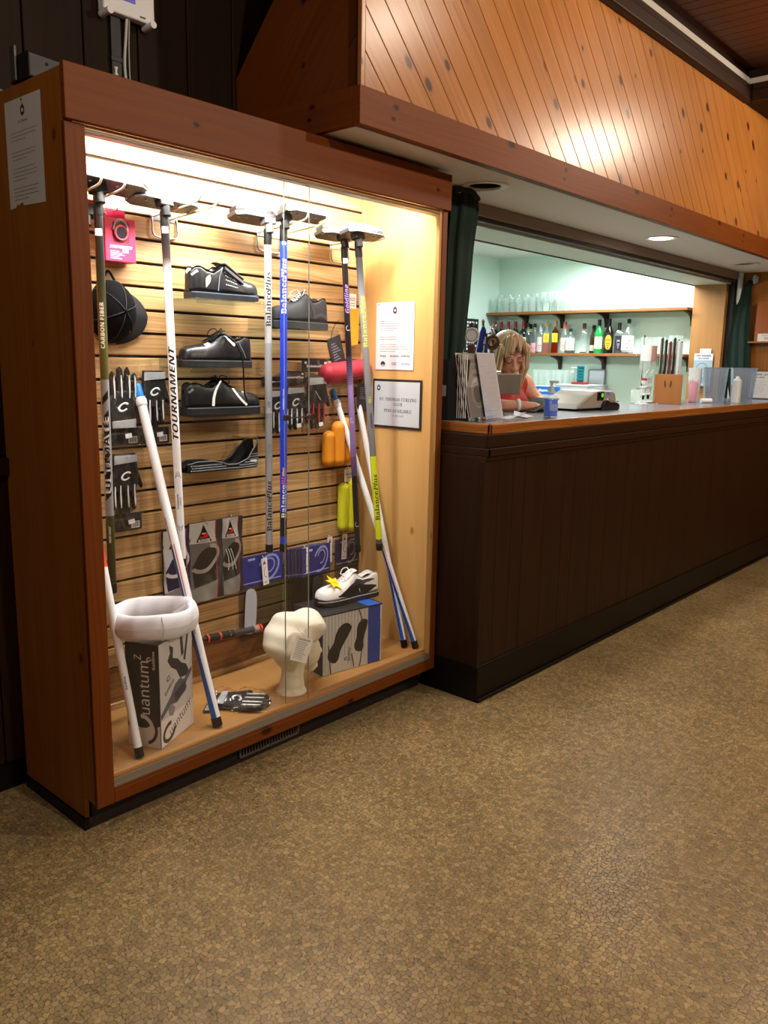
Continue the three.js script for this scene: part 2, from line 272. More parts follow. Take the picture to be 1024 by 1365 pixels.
// ---------------------------------------------------------------- display cabinet
const CW = 1.572, CH = 2.106, SB = -.43; // width, height, face of the slats
{
  const t = thing('display_cabinet', 'tall lit glass-fronted wooden display cabinet full of curling gear', 'cabinet');
  const side = (x) => extr(poly([[.456, .038], [.075, .038], [.075, .105], [.004, .105], [.004, CH - .006], [.456, CH - .006]]), .022, .0015, 1).rotateY(Math.PI / 2).translate(x, 0, 0);
  mesh('side_panel', metric(side(0)), W.ply, t);
  mesh('side_panel', metric(side(CW - .022)), W.maple, t);
  mesh('top_panel', metric(span(.022, CW - .022, 2.078, 2.096, -.456, -.004, .001), 'x'), W.ply, t);
  mesh('floor_panel', metric(span(.022, CW - .022, .155, .175, -.44, -.01, .001), 'x'), TX(T.maple, .5, { color: 0xd2c2ae }), t);
  mesh('back_panel', metric(span(.022, CW - .022, .1, 2.078, -.456, -.449, 0), 'x'), W.dark, t);
  mesh('header', metric(span(-.004, CW, 1.973, CH, -.004, .016, .0025), 'x'), W.header, t);
  mesh('stile', metric(span(0, .056, .096, 1.973, -.018, 0, .0025)), W.header, t);
  mesh('stile', metric(span(CW - .03, CW, .096, 1.973, -.018, 0, .0025)), W.stile, t);
  mesh('inner_strip', metric(span(CW - .045, CW - .03, .17, 1.973, -.022, -.004, .002)), W.maple, t);
  mesh('bottom_rail', [metric(span(.056, CW - .03, .096, .134, -.02, 0, .0025), 'x'), metric(span(.056, CW - .03, .127, .143, -.02, -.003, .004), 'x')], W.header, t);
  mesh('light_valance', metric(span(.056, CW - .03, 1.962, 1.974, -.022, -.006, .001), 'x'), W.maple, t);
  mesh('track', [span(.056, CW - .03, .143, .152, -.05, -.004, .001), span(.056, CW - .03, .152, .169, -.009, -.004, .0008), span(.056, CW - .03, .152, .172, -.03, -.026, .0008), span(.056, CW - .03, .152, .176, -.05, -.046, .0008)], alu, t);
  mesh('track', [span(.056, CW - .03, 1.957, 1.963, -.05, -.008, .001)], alu, t);
  mesh('plinth', metric(span(.01, CW - .01, 0, .1, -.44, -.075, .002), 'x'), M(0x1a100a, .6), t);
  mesh('rubber_base', [span(-.006, .01, 0, .04, -.456, -.072, .003)], black, t);
  const vent = mesh('vent_grille', [span(.57, .85, .018, .026, -.076, -.068, .001), span(.57, .85, .068, .076, -.076, -.068, .001), span(.57, .578, .018, .076, -.076, -.068, .001), span(.842, .85, .018, .076, -.076, -.068, .001)], M(0x5d5348, .5), t);
  for (let i = 0; i < 20; i++) mesh('louver', box(.004, .044, .006, .588 + i * .013, .047, -.071, .0008), M(0x5d5348, .5), vent);
  // slats: boards with a lip, groove between
  const wall = mesh('slat_backing', span(.022, CW - .022, .3, 2.078, -.449, -.4455, 0), M(0x2b1c10, .8), t);
  for (let k = 0; k < 23; k++) {
    const y = 1.471 + .0763 * (7 - k), lo = Math.max(y + .0045, .33), hi = Math.min(y + .0763 - .0045, 2.076); if (hi - lo < .01) continue;
    mesh('slat', metric(span(.023, CW - .023, lo, hi, -.446, SB, .0022), 'x', [k * .137, k * .61]), W.oak, wall);
  }
  mesh('base_board', metric(span(.023, CW - .023, .196, .325, -.449, -.436, .001), 'x'), TX(T.oak, .5, { color: 0xb99a74 }), t);
  mesh('base_lip', metric(span(.023, CW - .023, .175, .197, -.449, -.425, .002), 'x'), W.oak, t);
  mesh('corner_strip', metric(span(CW - .036, CW - .0225, .18, 2.076, -.43, -.416, .002)), W.maple, t);
  // two sliding panes with polished edges
  const edge = glassy(0x6f8f84, .1);
  const d1 = mesh('glass_door', span(.05, .8505, .156, 1.957, -.0225, -.0175, 0), clear, t); mesh('pane_edge', span(.8505, .8515, .158, 1.955, -.0225, -.0175, 0), M(0x9aa5a0, .25), d1);
  const d2 = mesh('glass_door', span(.759, CW - .03, .156, 1.957, -.0425, -.0375, 0), clear, t); mesh('pane_edge', span(.758, .759, .158, 1.955, -.0425, -.0375, 0), M(0x7d8883, .25), d2);
  const lock = mesh('lock', [span(.752, .855, 1.2, 1.204, -.017, -.013, .001), box(.022, .02, .014, .742, 1.203, -.012, .003)], M(0x5a5148, .35, { metalness: .8 }), t);
  mesh('lock_barrel', new THREE.CylinderGeometry(.011, .011, .022, 20).rotateX(Math.PI / 2).translate(.848, 1.202, -.008), steel, lock);
  // fluorescent tube hidden behind the header
  const lamp = mesh('fluorescent_lamp', span(.08, CW - .08, 2.06, 2.078, -.15, -.06, .003), white, t);
  mesh('tube', new THREE.CylinderGeometry(.011, .011, 1.36, 16).rotateZ(Math.PI / 2).translate(CW / 2, 2.042, -.1), M(0xffffff, .5, { emissive: 0xf8f8ff, emissiveIntensity: 8 }), lamp);
  const a = new THREE.RectAreaLight(0xfdfaf4, LAMP_POWER.cabinet, 1.36, .05); a.position.set(CW / 2, 2.026, -.104); a.lookAt(CW / 2, 1.7, -.42); scene.add(a);
}
// ---------------------------------------------------------------- bar counter
{
  const t = thing('bar_counter', 'long dark panelled bar counter with oak nosing and black base', 'counter');
  const x0 = 1.577, x1 = 5.69, zf = .2156;
  mesh('carcass', span(x0 + .02, x1, .02, 1.115, -.335, zf - .012, 0), W.dark, t);
  let x = x0 + .02, i = 0;
  for (const w of [.085, .11, .09, .17, .165, .1, .19, .14, .21, .1, .2, .15, .18, .22, .16, .2, .19, .17, .21, .2, .19, .2, .2, .2, .2]) { if (x + w > x1) break; mesh('board', metric(span(x + .0008, x + w - .0008, .155, 1.03, zf - .014, zf, .0016), 'y', [i * .37, i * .53]), W.dark, t); x += w; i++; }
  mesh('end_panel', metric(span(x0, x0 + .02, .155, 1.03, -.3, zf, .003)), W.dark, t);
  for (const [y0, y1, p] of [[1.062, 1.115, .003], [1.03, 1.062, .016], [1.012, 1.03, .008]]) mesh('moulding', [metric(span(x0, x1, y0, y1, zf - .01, zf + p, .004), 'x'), metric(span(x0 - p * .1, x0 + .02, y0, y1, -.3, zf + p, .004), 'z')], W.dark, t);
  mesh('corner_post', metric(span(x0 - .002, x0 + .022, .15, 1.012, zf - .018, zf + .004, .003)), W.dark, t);
  mesh('plinth', [span(x0 + .004, x1, 0, .158, zf - .02, zf + .008, .006), span(x0, x0 + .016, 0, .158, -.3, zf + .008, .006), span(x0 - .002, x1, 0, .018, zf - .01, zf + .02, .006), span(x0 - .002, x0 + .01, 0, .018, -.3, zf + .02, .006)], M(0x090706, .42, { specularIntensity: .5 }), t);
  const top = mesh('countertop', span(1.628, x1, 1.116, 1.1555, -.36, .197, .001), M(0x6d7078, .22), t);
  mesh('nosing', metric(span(1.612, x1, 1.114, 1.157, .195, .214, .006), 'x'), W.edge, top);
  mesh('nosing', metric(span(1.612, 1.63, 1.114, 1.157, -.3, .214, .006), 'z'), W.edge, top);
}
// ---------------------------------------------------------------- cabinet contents: brooms, sticks, hooks
const UP = V(0, 1, 0);
// a thing whose own y axis runs from a to b; print on a shaft (u = .5) turned to the open side of the cabinet
function along(name, label, cat, a, b, group) { const A = V(...a), B = V(...b), t = thing(name, label, cat, a, 0, group); t.quaternion.setFromUnitVectors(UP, B.clone().sub(A).normalize()).multiply(new THREE.Quaternion().setFromAxisAngle(UP, 2.55)); t.userData = { ...t.userData }; return [t, A.distanceTo(B)]; }
const shaftTex = (len, draw) => canvasTex(112, Math.round(len * 1426), (g, w, h) => draw(g, w, h, (s, frac, size, o = {}) => text(g, s, w / 2 + (o.dx ?? 0), h * (1 - frac), size, { rot: -Math.PI / 2, ...o })));
const shaftGeo = (r, l, y = 0) => cyl(r, r, l, 0, y, 0, 24, true);
const boltG = new THREE.SphereGeometry(.0055, 10, 6).scale(1, .6, 1);
function headParts(parent, y, o) { // brush head lying across the top of a hung broom; local x is its length
  const h = mesh('broom_head', extr(poly([[-o.L / 2, -.022], [-o.L / 2 + .03, -.045], [o.L / 2 - .03, -.045], [o.L / 2, -.026], [o.L / 2, .026], [o.L / 2 - .03, .045], [-o.L / 2 + .03, .045], [-o.L / 2, .026]]), .016, .003).rotateX(-Math.PI / 2), o.plate ?? M(0x17181a, .35), parent);
  h.position.set(o.x ?? 0, y, o.z ?? 0); h.rotation.set(o.rx ?? 0, o.ry ?? 0, o.rz ?? 0);
  mesh('pad', extr(poly([[-o.L / 2 + .008, -.02], [-o.L / 2 + .034, -.033], [o.L / 2 - .034, -.033], [o.L / 2 - .008, -.02], [o.L / 2 - .008, .02], [o.L / 2 - .034, .033], [-o.L / 2 + .034, .033], [-o.L / 2 + .008, .02]]), .018, .005).rotateX(-Math.PI / 2).translate(0, .0165, 0), o.pad ?? M(0x30343a, .8), h);
  mesh('bead', [rodGeo([-o.L / 2 + .03, -.001, .043], [o.L / 2 - .03, -.001, .043], .003), rodGeo([o.L / 2 - .03, -.001, .043], [o.L / 2 - .002, -.001, .026], .003), rodGeo([-o.L / 2 + .03, -.001, .043], [-o.L / 2 + .002, -.001, .026], .003)], o.bead ?? M(0x54585e, .35), h);
  mesh('hinge', [box(.05, .022, .034, -(o.x ?? 0), -.011, -(o.z ?? 0), .004), cyl(.0145, .017, .036, -(o.x ?? 0), -.05, -(o.z ?? 0), 18)], o.hinge ?? black, h);
  for (const x of [-.04, -.075, .05, .08]) mesh('bolt', boltG, steel, h).position.set(x, -.001, .012);
  return h;
}
function broom(label, a, b, r, draw, o) {
  const [t, L] = along('curling_broom', label, 'broom', a, b);
  const tex = shaftTex(L, draw);
  mesh('shaft', shaftGeo(r, L), TX(tex, o.rough ?? .3, o.metal ? { metalness: o.metal } : {}), t);
  mesh('end_cap', lathe([[0, -.014], [r * .8, -.014], [r + .0012, -.011], [r + .0012, .016], [r, .018]]), black, t);
  mesh('ferrule', lathe([[r, L - .052], [r + .0012, L - .05], [r + .0012, L + .002], [r * .7, L + .008], [0, L + .008]]), o.ferrule ?? black, t);
  const inv = t.quaternion.clone().invert();
  const holder = headParts(t, L + .034, o.head); const q = new THREE.Quaternion().setFromEuler(new THREE.Euler(o.head.rx ?? -.24, o.head.ry ?? 0, o.head.rz ?? 0));
  holder.quaternion.copy(inv.multiply(q));
  holder.position.copy(V(o.head.x ?? 0, 0, o.head.z ?? 0).applyQuaternion(t.quaternion.clone().invert())).add(V(0, L + .034 + (o.head.dy ?? 0), 0));
  if (o.tagAt) { const p = mesh('price_tag', box(.019, .02, .0012, 0, L - o.tagAt, 0, 0), white, t); p.position.set(-Math.sin(2 * Math.PI * .5) * 0, 0, -r - .001); }
  return t;
}
const grad = (g, w, h, stops) => { const q = g.createLinearGradient(0, h, 0, 0); stops.forEach(([p, c]) => q.addColorStop(p, c)); g.fillStyle = q; g.fillRect(0, 0, w, h); };
const bandC = (g, w, h, f0, f1, c) => { g.fillStyle = c; g.fillRect(0, h * (1 - f1), w, h * (f1 - f0)); };
broom('orange and silver shafted curling broom squeezed beside the stile', [.222, .66, -.33], [.222, 1.815, -.33], .012, (g, w, h, tx) => {
  bandC(g, w, h, 0, 1, '#22242a'); bandC(g, w, h, .62, 1, '#e8632a'); bandC(g, w, h, .17, .62, '#b9bcc0'); bandC(g, w, h, .2, .4, '#c9ccd0'); tx('PERFORMANCE', .3, 17, { color: '#e0432c' }); tx('CARBON FIBER SERIES', .5, 11, { color: '#eee' });
}, { head: { L: .2, ry: .08, dy: -.03, pad: M(0xc02a2a, .6), x: -.02, z: -.03 }, ferrule: M(0xd8d8d8, .3) });
broom('black and olive curling broom lettered CARBON FIBER on the shaft', [.232, .66, -.275], [.242, 1.855, -.28], .0128, (g, w, h, tx) => {
  grad(g, w, h, [[0, '#26280f'], [.2, '#3b3d18'], [.3, '#4a4a22'], [.66, '#55552a'], [.78, '#2c2d14'], [.86, '#111'], [1, '#0a0a0a']]); bandC(g, w, h, .2, .555, '#8a8c8e');
  for (let i = 0; i < 6; i++) { g.fillStyle = '#15160c'; g.beginPath(); const y = h * (1 - .24 - i * .05); g.moveTo(w * .38, y); g.lineTo(w * .62, y - 30); g.lineTo(w * .62, y - 66); g.lineTo(w * .38, y - 30); g.fill(); }
  tx('CARBON FIBER', .69, 24, { color: '#e9e6da', sx: 1.15 }); tx('ULTIMATE', .36, 38, { color: '#d8d9da', sx: 1.9 }); tx('ULTIMATE', .36, 31, { color: '#17180f', sx: 2.05 }); tx('PRINT SWEEP', .15, 12, { color: '#ddd' });
}, { tagAt: .1, head: { L: .3, ry: .06, rx: -.3, x: .0, z: .015, pad: M(0xb12b33, .5), bead: M(0x8d9094, .3) } });
broom('white curling broom lettered TOURNAMENT hanging from its chrome hook', [.501, .697, -.28], [.469, 1.845, -.28], .0132, (g, w, h, tx) => {
  grad(g, w, h, [[0, '#e4e6ea'], [.78, '#f2f3f5'], [.84, '#d8d8d8'], [.88, '#3a2f2c'], [.92, '#1a1818'], [1, '#101010']]); tx('TOURNAMENT', .5, 36, { italic: true, sx: 1.75 }); tx('TOURNAMENT', .19, 11, { dx: -5 }); tx('CURLING', .19, 10, { dx: 8, bold: false });
  for (const f of [.12, .26]) for (let i = 0; i < 3; i++) { g.strokeStyle = '#222'; g.lineWidth = 2.4 - i * .6; g.beginPath(); const s = f < .2 ? 1 : -1; g.arc(w / 2, h * (1 - f) + s * i * 11, 12 - i * 2, s > 0 ? 0 : Math.PI, s > 0 ? Math.PI : 0); g.stroke(); }
}, { tagAt: .055, head: { L: .25, ry: .04, z: -.03, x: .02, dy: -.006, plate: M(0x3c4148, .35), pad: M(0x2a3036, .6), bead: M(0x9aa2aa, .3) } });
const bp = (g, w, h, tx, spots, c, s2) => spots.forEach((f) => { tx('Balance', f - .035, 34, { font: 'serif', color: c, sx: 1.35 }); tx('Plus', f + .044, 34, { font: 'serif', italic: true, color: s2 ?? c, sx: 1.35 }); });
broom('silver curling broom with black serif lettering beside the blue broom', [.89, .686, -.28], [.894, 1.845, -.28], .0132, (g, w, h, tx) => { bandC(g, w, h, 0, 1, '#a4a6a8'); bandC(g, w, h, .66, 1, '#c4c5c6'); tx('EQ', .96, 24, { bold: false }); bp(g, w, h, tx, [.8, .15], '#101010'); tx('LITE', .47, 18, { bold: false }); },
  { rough: .36, metal: .35, head: { L: .19, x: -.04, z: -.03, dy: -.004, plate: M(0x3a2a28, .4), pad: M(0x22252a, .6), hinge: M(0x7b7e82, .3, { metalness: .6 }), hx: -.06 } });
broom('bright blue curling broom with white lettering behind the glass edge', [.935, .686, -.25], [.942, 1.86, -.25], .0132, (g, w, h, tx) => { bandC(g, w, h, 0, 1, '#1638c4'); bandC(g, w, h, .04, .12, '#10131c'); tx('EQ', .955, 26, { color: '#fff' }); bp(g, w, h, tx, [.83], '#ffffff'); bp(g, w, h, tx, [.19], '#f4f4f4', '#e34bd0'); tx('Plus', .25, 22, { color: '#e6e04a', font: 'serif', italic: true }); tx('EXTREME LIGHT', .48, 14, { color: '#dfe6ff' }); },
  { head: { L: .2, x: .08, z: .015, ry: .02, dy: .008, plate: M(0x4a4744, .4), pad: M(0x4a4d52, .6) } });
broom('black and purple patterned curling broom standing by the wooden corner', [1.4, .6, -.3], [1.3, 1.83, -.3], .0122, (g, w, h, tx) => {
  bandC(g, w, h, 0, 1, '#15131a'); const q = g.createLinearGradient(0, h, 0, 0); q.addColorStop(.22, '#3a3048'); q.addColorStop(.36, '#7a6494'); q.addColorStop(.56, '#8a74a6'); q.addColorStop(.66, '#33283f'); g.fillStyle = q; g.fillRect(0, h * .34, w, h * .4);
  for (let j = 0; j < 26; j++) for (let i = 0; i < 7; i++) { const f = j < 16 ? .57 + j * .007 : .26 + (j - 16) * .007; g.fillStyle = '#17131c'; g.beginPath(); g.arc(w * .2 + i * 12 + (j % 2) * 6, h * (1 - f), 3.4, 0, 7); g.fill(); }
  tx('Goldline', .84, 36, { color: '#9a7fd0', italic: true, sx: 1.1 }); for (const f of [.75, .45, .09]) { g.strokeStyle = '#cfc6da'; g.lineWidth = 3; g.beginPath(); g.arc(w / 2, h * (1 - f), 13, .6, 4.6); g.stroke(); }
}, { tagAt: .05, head: { L: .17, x: -.02, z: -.03, plate: M(0x3d4034, .45), pad: M(0x3a3c34, .7), hx: .03, dy: .006 } });
broom('grey curling broom with neon yellow grip leaning past the pinned notice', [1.428, .62, -.2], [1.29, 1.84, -.215], .0135, (g, w, h, tx) => { grad(g, w, h, [[0, '#55585c'], [.3, '#7a7d80'], [.82, '#9a9c9e'], [.88, '#6a6c6e'], [.93, '#3a3b3c'], [1, '#222']]); bandC(g, w, h, .03, .32, '#d8e82a'); bp(g, w, h, tx, [.185], '#101010'); bp(g, w, h, tx, [.765], '#e8f03a'); tx('composite', .44, 17, { color: '#111' }); tx('EQ L', .51, 18, { color: '#dfe83a' }); },
  { rough: .35, metal: .2, head: { L: .2, x: .04, z: -.01, dy: -.004, plate: M(0x33363a, .35), pad: M(0xf0ece2, .7), hx: -.04 } });

// two-pronged chrome hooks on the slats that carry the broom heads
function hook(x, w, y, reach, label, loop = true) {
  const t = thing('broom_hook', label, 'hook', [x, y, SB], 0, null);
  mesh('faceplate', box(w + .03, .03, .004, w / 2, 0, .002, .001), chrome, t);
  for (const s of [0, w]) mesh('prong', tube([[s, 0, .003], [s, .008, reach * .5], [s, .02, reach - .02], [s, .026, reach - .006], [s, .05, reach + .006]], .0034, 8, 24), M(0xcfcac0, .35, { metalness: .4 }), t);
  if (loop) mesh('loop', tube([[-.012, -.004, .006], [-.012, -.03, .008], [-.008, -.062, .01], [w * .5, -.068, .01], [w + .008, -.062, .01], [w + .012, -.03, .008], [w + .012, -.004, .006]], .0032, 8, 40), steel, t);
}
hook(.205, .075, 1.857, .24, 'chrome prong hook carrying the black and orange brooms');
hook(.528, .073, 1.857, .262, 'chrome prong hook carrying the white lettered broom');
hook(.977, .093, 1.86, .27, 'chrome prong hook carrying the silver and blue brooms');
hook(1.36, .08, 1.857, .25, 'chrome prong hook carrying the purple and grey brooms');

// leaning white sticks
function stick(label, a, b, blueFrom, o = {}) {
  const [t, L] = along('curling_stick', label, 'stick', a, b);
  const tex = shaftTex(L, (g, w, h, tx) => {
    bandC(g, w, h, 0, 1, '#e9ebee');
    if (blueFrom) { g.fillStyle = '#1d58ae'; g.beginPath(); g.moveTo(w * .28, h); g.lineTo(w * .54, h); g.lineTo(w * .44, h * (1 - blueFrom * .5)); g.lineTo(w * .4, h * (1 - blueFrom)); g.lineTo(w * .28, h * (1 - blueFrom)); g.fill(); g.fillStyle = '#c8303a'; g.fillRect(w * .46, h * (1 - blueFrom), 3, h * blueFrom * .5); g.fillStyle = '#20242c'; g.fillRect(w * .36, h * (1 - blueFrom * 1.15), 3, h * blueFrom); }
    if (o.red) bandC(g, w, h, o.red[0], o.red[1], '#d8442e');
    if (o.word) tx(o.word, .2, 15, { color: '#2a3550' });
  });
  const r = o.r ?? .0125;
  mesh('shaft', shaftGeo(r, L), TX(tex, .35), t);
  mesh('foot', lathe([[0, -.012], [r * .8, -.012], [r + .0014, -.009], [r + .0014, .018], [r, .02]]), black, t);
  if (o.tip) { mesh('collar', lathe([[r, L - .03], [r + .003, L - .026], [r + .003, L - .008], [r, L - .004]]), white, t); mesh('tip', lathe([[r, L - .006], [r * .85, L], [r * .8, L + .045], [0, L + .05]]), M(0x1d7ac8, .35), t); }
  else mesh('tip', lathe([[r, L], [r * .9, L + .006], [0, L + .008]]), white, t);
  return t;
}
stick('white stick leaning in front of the tall printed box', [.174, .19, -.056], [.192, 1.24, -.4], 0, { red: [.53, .6], word: 'Goldline' });
stick('white stick with blue tip leaning between the glove bags and floor', [.471, .19, -.06], [.434, 1.26, -.4], .55, { tip: true, r: .0155 });
stick('white stick with blue tip leaning in the corner below the mittens', [1.53, .19, -.075], [1.37, 1.23, -.408], .42, { tip: true });
stick('plain white stick with blue lower end crossing the other in the corner', [1.505, .19, -.116], [1.5, 1.235, -.408], .42);
{ // black handle with red rings, clipped along the slats
  const [t, L] = along('delivery_handle', 'black delivery handle with red rings lying level behind the foam head', 'handle', [.62, .355, -.4], [.95, .33, -.4]);
  mesh('rod', cyl(.008, .008, L * .4), M(0x222222, .4), t); mesh('grip', cyl(.0145, .0145, L * .36, 0, L * .2, 0), rubber, t); mesh('barrel', cyl(.0125, .0125, L * .3, 0, L * .56, 0), M(0x3a3a3c, .35), t); mesh('sleeve', cyl(.0145, .0145, L * .06, 0, L * .86, 0), M(0x8c8c8c, .4), t);
  for (const f of [.19, .36, .93, .97]) mesh('ring', lathe([[.0125, -.003], [.016, -.003], [.016, .004], [.0125, .004]]).translate(0, L * f, 0), M(0xd2492e, .5), t);
  mesh('clip', [box(.006, .02, .028, 0, 0, 0, .001)].map((g) => g.rotateZ(Math.PI / 2).translate(0, L * .5, 0)), steel, t);
}
// ---------------------------------------------------------------- shoes
const interp = (tab, s) => { if (s <= tab[0][0]) return tab[0][1]; for (let i = 1; i < tab.length; i++) if (s <= tab[i][0]) { const [a, b] = [tab[i - 1], tab[i]]; let t = (s - a[0]) / (b[0] - a[0]); t = t * t * (3 - 2 * t) * .5 + t * .5; return a[1] + (b[1] - a[1]) * t; } return tab[tab.length - 1][1]; };
const HWT = [[0, .02], [.03, .027], [.12, .0325], [.4, .034], [.6, .042], [.74, .046], [.86, .042], [.94, .034], [.98, .023], [1, .012]];
const TOPT = [[0, .066], [.05, .078], [.12, .08], [.2, .068], [.3, .064], [.37, .076], [.43, .09], [.5, .08], [.6, .064], [.72, .054], [.84, .049], [.93, .043], [.98, .034], [1, .018]];
const RIMT = [[0, .013], [.04, .02], [.15, .024], [.35, .026], [.42, .022], [.47, .012], [.52, 0], [1, 0]];
function shoe(label, o, pos, ry) {
  const t = thing('curling_shoe', label, 'shoe', pos, ry), L = o.L ?? .285, ST = o.sole ?? .022, hk = o.high ?? 1;
  const hw = (s) => interp(HWT, s), ht = (s) => interp(TOPT, s) * hk, rg = (s) => interp(RIMT, s);
  const at = (s, a, side, off = 0) => { const c = Math.cos(a * Math.PI / 2), q = Math.sin(a * Math.PI / 2); return [s * L, ST + ht(s) * Math.pow(q, .92) + off * q, side * (rg(s) + (hw(s) - rg(s)) * Math.pow(Math.max(c, 0), .62) + off * Math.max(c, .2))]; };
  const S = []; for (let i = 0; i <= 44; i++) S.push(i / 44);
  const ring = (s, off, A = 10) => { const r = []; for (let j = A; j >= 0; j--) r.push(at(s, j / A, -1, off)); for (let j = 0; j <= A; j++) r.push(at(s, j / A, 1, off)); return r; };
  const rows = S.map((s) => ring(s, 0)); rows.unshift(ring(0, 0).map((p) => [-.004, p[1] * .97 + .001, p[2] * .55]));
  mesh('upper', [loft(rows, false, true, true), loft([0, .004, .004].map((d, i) => Array.from({ length: 21 }, (_, j) => { const s = .52 - .52 * Math.abs(j / 10 - 1), sd = j < 10 ? 1 : -1; const p = at(s, 1, sd); return [p[0] - (i === 2 ? .002 : 0), p[1] + (i === 1 ? .005 : 0) - (i === 2 ? .012 : 0), p[2] * (1 - .22 * (i === 2)) + sd * .003 * (i === 1)]; })))], o.upper ?? M(0x0a0b0d, .38), t);
  mesh('lining', loft(S.filter((s) => s < .5).map((s) => ring(s, -.0035, 8).map((p) => [p[0], Math.max(p[1], ST + .012), p[2] * .96]))), o.lining ?? M(0x0d0d0f, .8), t);
  const out = []; for (let i = 0; i <= 30; i++) out.push([i / 30 * L * 1.02 - .003, hw(i / 30) + .003]); for (let i = 30; i >= 0; i--) out.push([i / 30 * L * 1.02 - .003, -hw(i / 30) - .003]);
  const sg = extr(poly(out), ST, .003, 2).rotateX(-Math.PI / 2);
  if (o.spring) { const p = sg.attributes.position; for (let i = 0; i < p.count; i++) { const s = p.getX(i) / L; p.setY(i, p.getY(i) + Math.max(0, s - .72) * Math.max(0, s - .72) * .12); } }
  const sole = mesh('sole', sg, o.soleMat ?? M(0x101114, .5), t);
  mesh('welt', loft([0, .0035].map((dy) => out.map((p) => [p[0], ST - .004 + dy, -p[1] * 1.012]))), o.welt ?? M(0x3c3f44, .5), sole);
  mesh('tongue', loft(Array.from({ length: 10 }, (_, i) => { const s = .58 - i * .021; return Array.from({ length: 7 }, (_, j) => { const z = (j / 6 - .5) * .044; return [s * L - (i > 6 ? (i - 6) * .001 : 0), ST + interp(TOPT, Math.max(s, .43)) * hk + .002 + i * .0014 - z * z * 8, z]; }); })), o.tongue ?? o.upper ?? M(0x15171a, .45), t);
  if (o.strap) mesh('strap', [box(.095, .008, .062, 0, 0, 0, .0035, 2).rotateZ(-.52).translate(.168, .1, .004), box(.09, .007, .02, 0, 0, 0, .003).rotateX(.9).rotateZ(-.5).translate(.164, .086, .036)], o.strapMat ?? M(0x17181c, .4), t);
  else if (o.laces !== 0) { const l = []; for (let i = 0; i < 5; i++) { const s = .46 + i * .036, y = ST + ht(s) + .005, s2 = s + .03, y2 = ST + ht(s2) + .005; for (const k of [-1, 1]) l.push(tube([[s * L, y - .004, k * .02], [(s + .015) * L, y + .002, 0], [s2 * L, y2 - .004, -k * .02]], .0019, 6, 10)); }
    const y = ST + ht(.46) + .008; for (const k of [-1, 1]) l.push(tube([[.46 * L, y, 0], [.45 * L, y + .014, k * .018], [.49 * L, y + .008, k * .034], [.53 * L, y - .012, k * .03], [.47 * L, y + .001, 0]], .0018, 6, 24));
    mesh('laces', l, o.laceMat ?? black, t); }
  (o.deco ?? []).forEach((d) => { const rows2 = []; const n = 14; for (let i = 0; i <= n; i++) { const f = i / n * (d.pts.length - 1), k = Math.min(d.pts.length - 2, Math.floor(f)), q = f - k, s = d.pts[k][0] + (d.pts[k + 1][0] - d.pts[k][0]) * q, a = d.pts[k][1] + (d.pts[k + 1][1] - d.pts[k][1]) * q, w = (d.w ?? .012) * (d.taper ? Math.sin(Math.PI * Math.min(.96, Math.max(.04, i / n))) : 1); const ax = d.pts[k + 1][0] - d.pts[k][0], ay = d.pts[k + 1][1] - d.pts[k][1], l = Math.hypot(ax, ay * .35) || 1; const nx = -ay * .35 / l * w, ny = ax / l * w / .35; rows2.push([-1, -.33, .33, 1].map((e) => at(s + nx * e, Math.min(.99, Math.max(.01, a + ny * e)), d.side, .0016))); } mesh(d.name ?? 'stripe', loft(rows2), d.mat, t); });
  if (o.holes) { const h = []; for (let i = 0; i < 7; i++) for (let j = 0; j < 4; j++) { const p = at(.46 + i * .024, .2 + j * .13, o.holes, .001); h.push(new THREE.SphereGeometry(.0023, 6, 4).translate(...p)); } mesh('perforation', h, M(0xb4b8be, .5), t); }
  return [t, at];
}
const shoeW = M(0xe9e9e6, .4), offW = M(0xded8c4, .5);
function acrylic(x0, x1, y, label) { const t = thing('acrylic_shelf', label, 'shelf', [0, 0, 0]); mesh('plate', span(x0, x1, y - .004, y, SB + .001, SB + .185, .0006), glassy(0xe4ecec, .05), t); mesh('back_lip', [span(x0, x1, y - .004, y + .04, SB + .0005, SB + .004, .0006), span(x0, x1, y - .018, y - .004, SB + .181, SB + .185, .0006)], clearPlastic, t); }
acrylic(.56, .86, 1.588, 'clear acrylic ledge holding the black strap shoe'); acrylic(.53, .84, 1.363, 'clear acrylic ledge holding the shoe with trailing lace'); acrylic(.54, .88, 1.2, 'clear acrylic ledge holding the shoe with white arcs'); acrylic(.92, 1.22, 1.506, 'clear acrylic ledge holding the charcoal ankle shoe');
const rimZ = -.315;
shoe('black leather shoe with a folded strap and cream heel patch', { strap: true, upper: M(0x0e1014, .34), soleMat: M(0x161a20, .4), welt: M(0x596474, .4), sole: .024, holes: 1, spring: 1, deco: [{ side: 1, pts: [[.17, .12], [.235, .62]], w: .03, mat: offW, taper: 1, name: 'patch' }, { side: 1, pts: [[-.0, .55], [.07, .62]], w: .02, mat: offW, name: 'patch' }, { side: 1, pts: [[.34, .05], [.37, .5], [.45, .9]], w: .008, mat: M(0x5d6470, .35), name: 'piping' }, { side: 1, pts: [[.62, .7], [.68, .35], [.76, .05]], w: .006, mat: M(0x0a0b0d, .5), name: 'piping' }] }, [.577, 1.588, rimZ], 0);
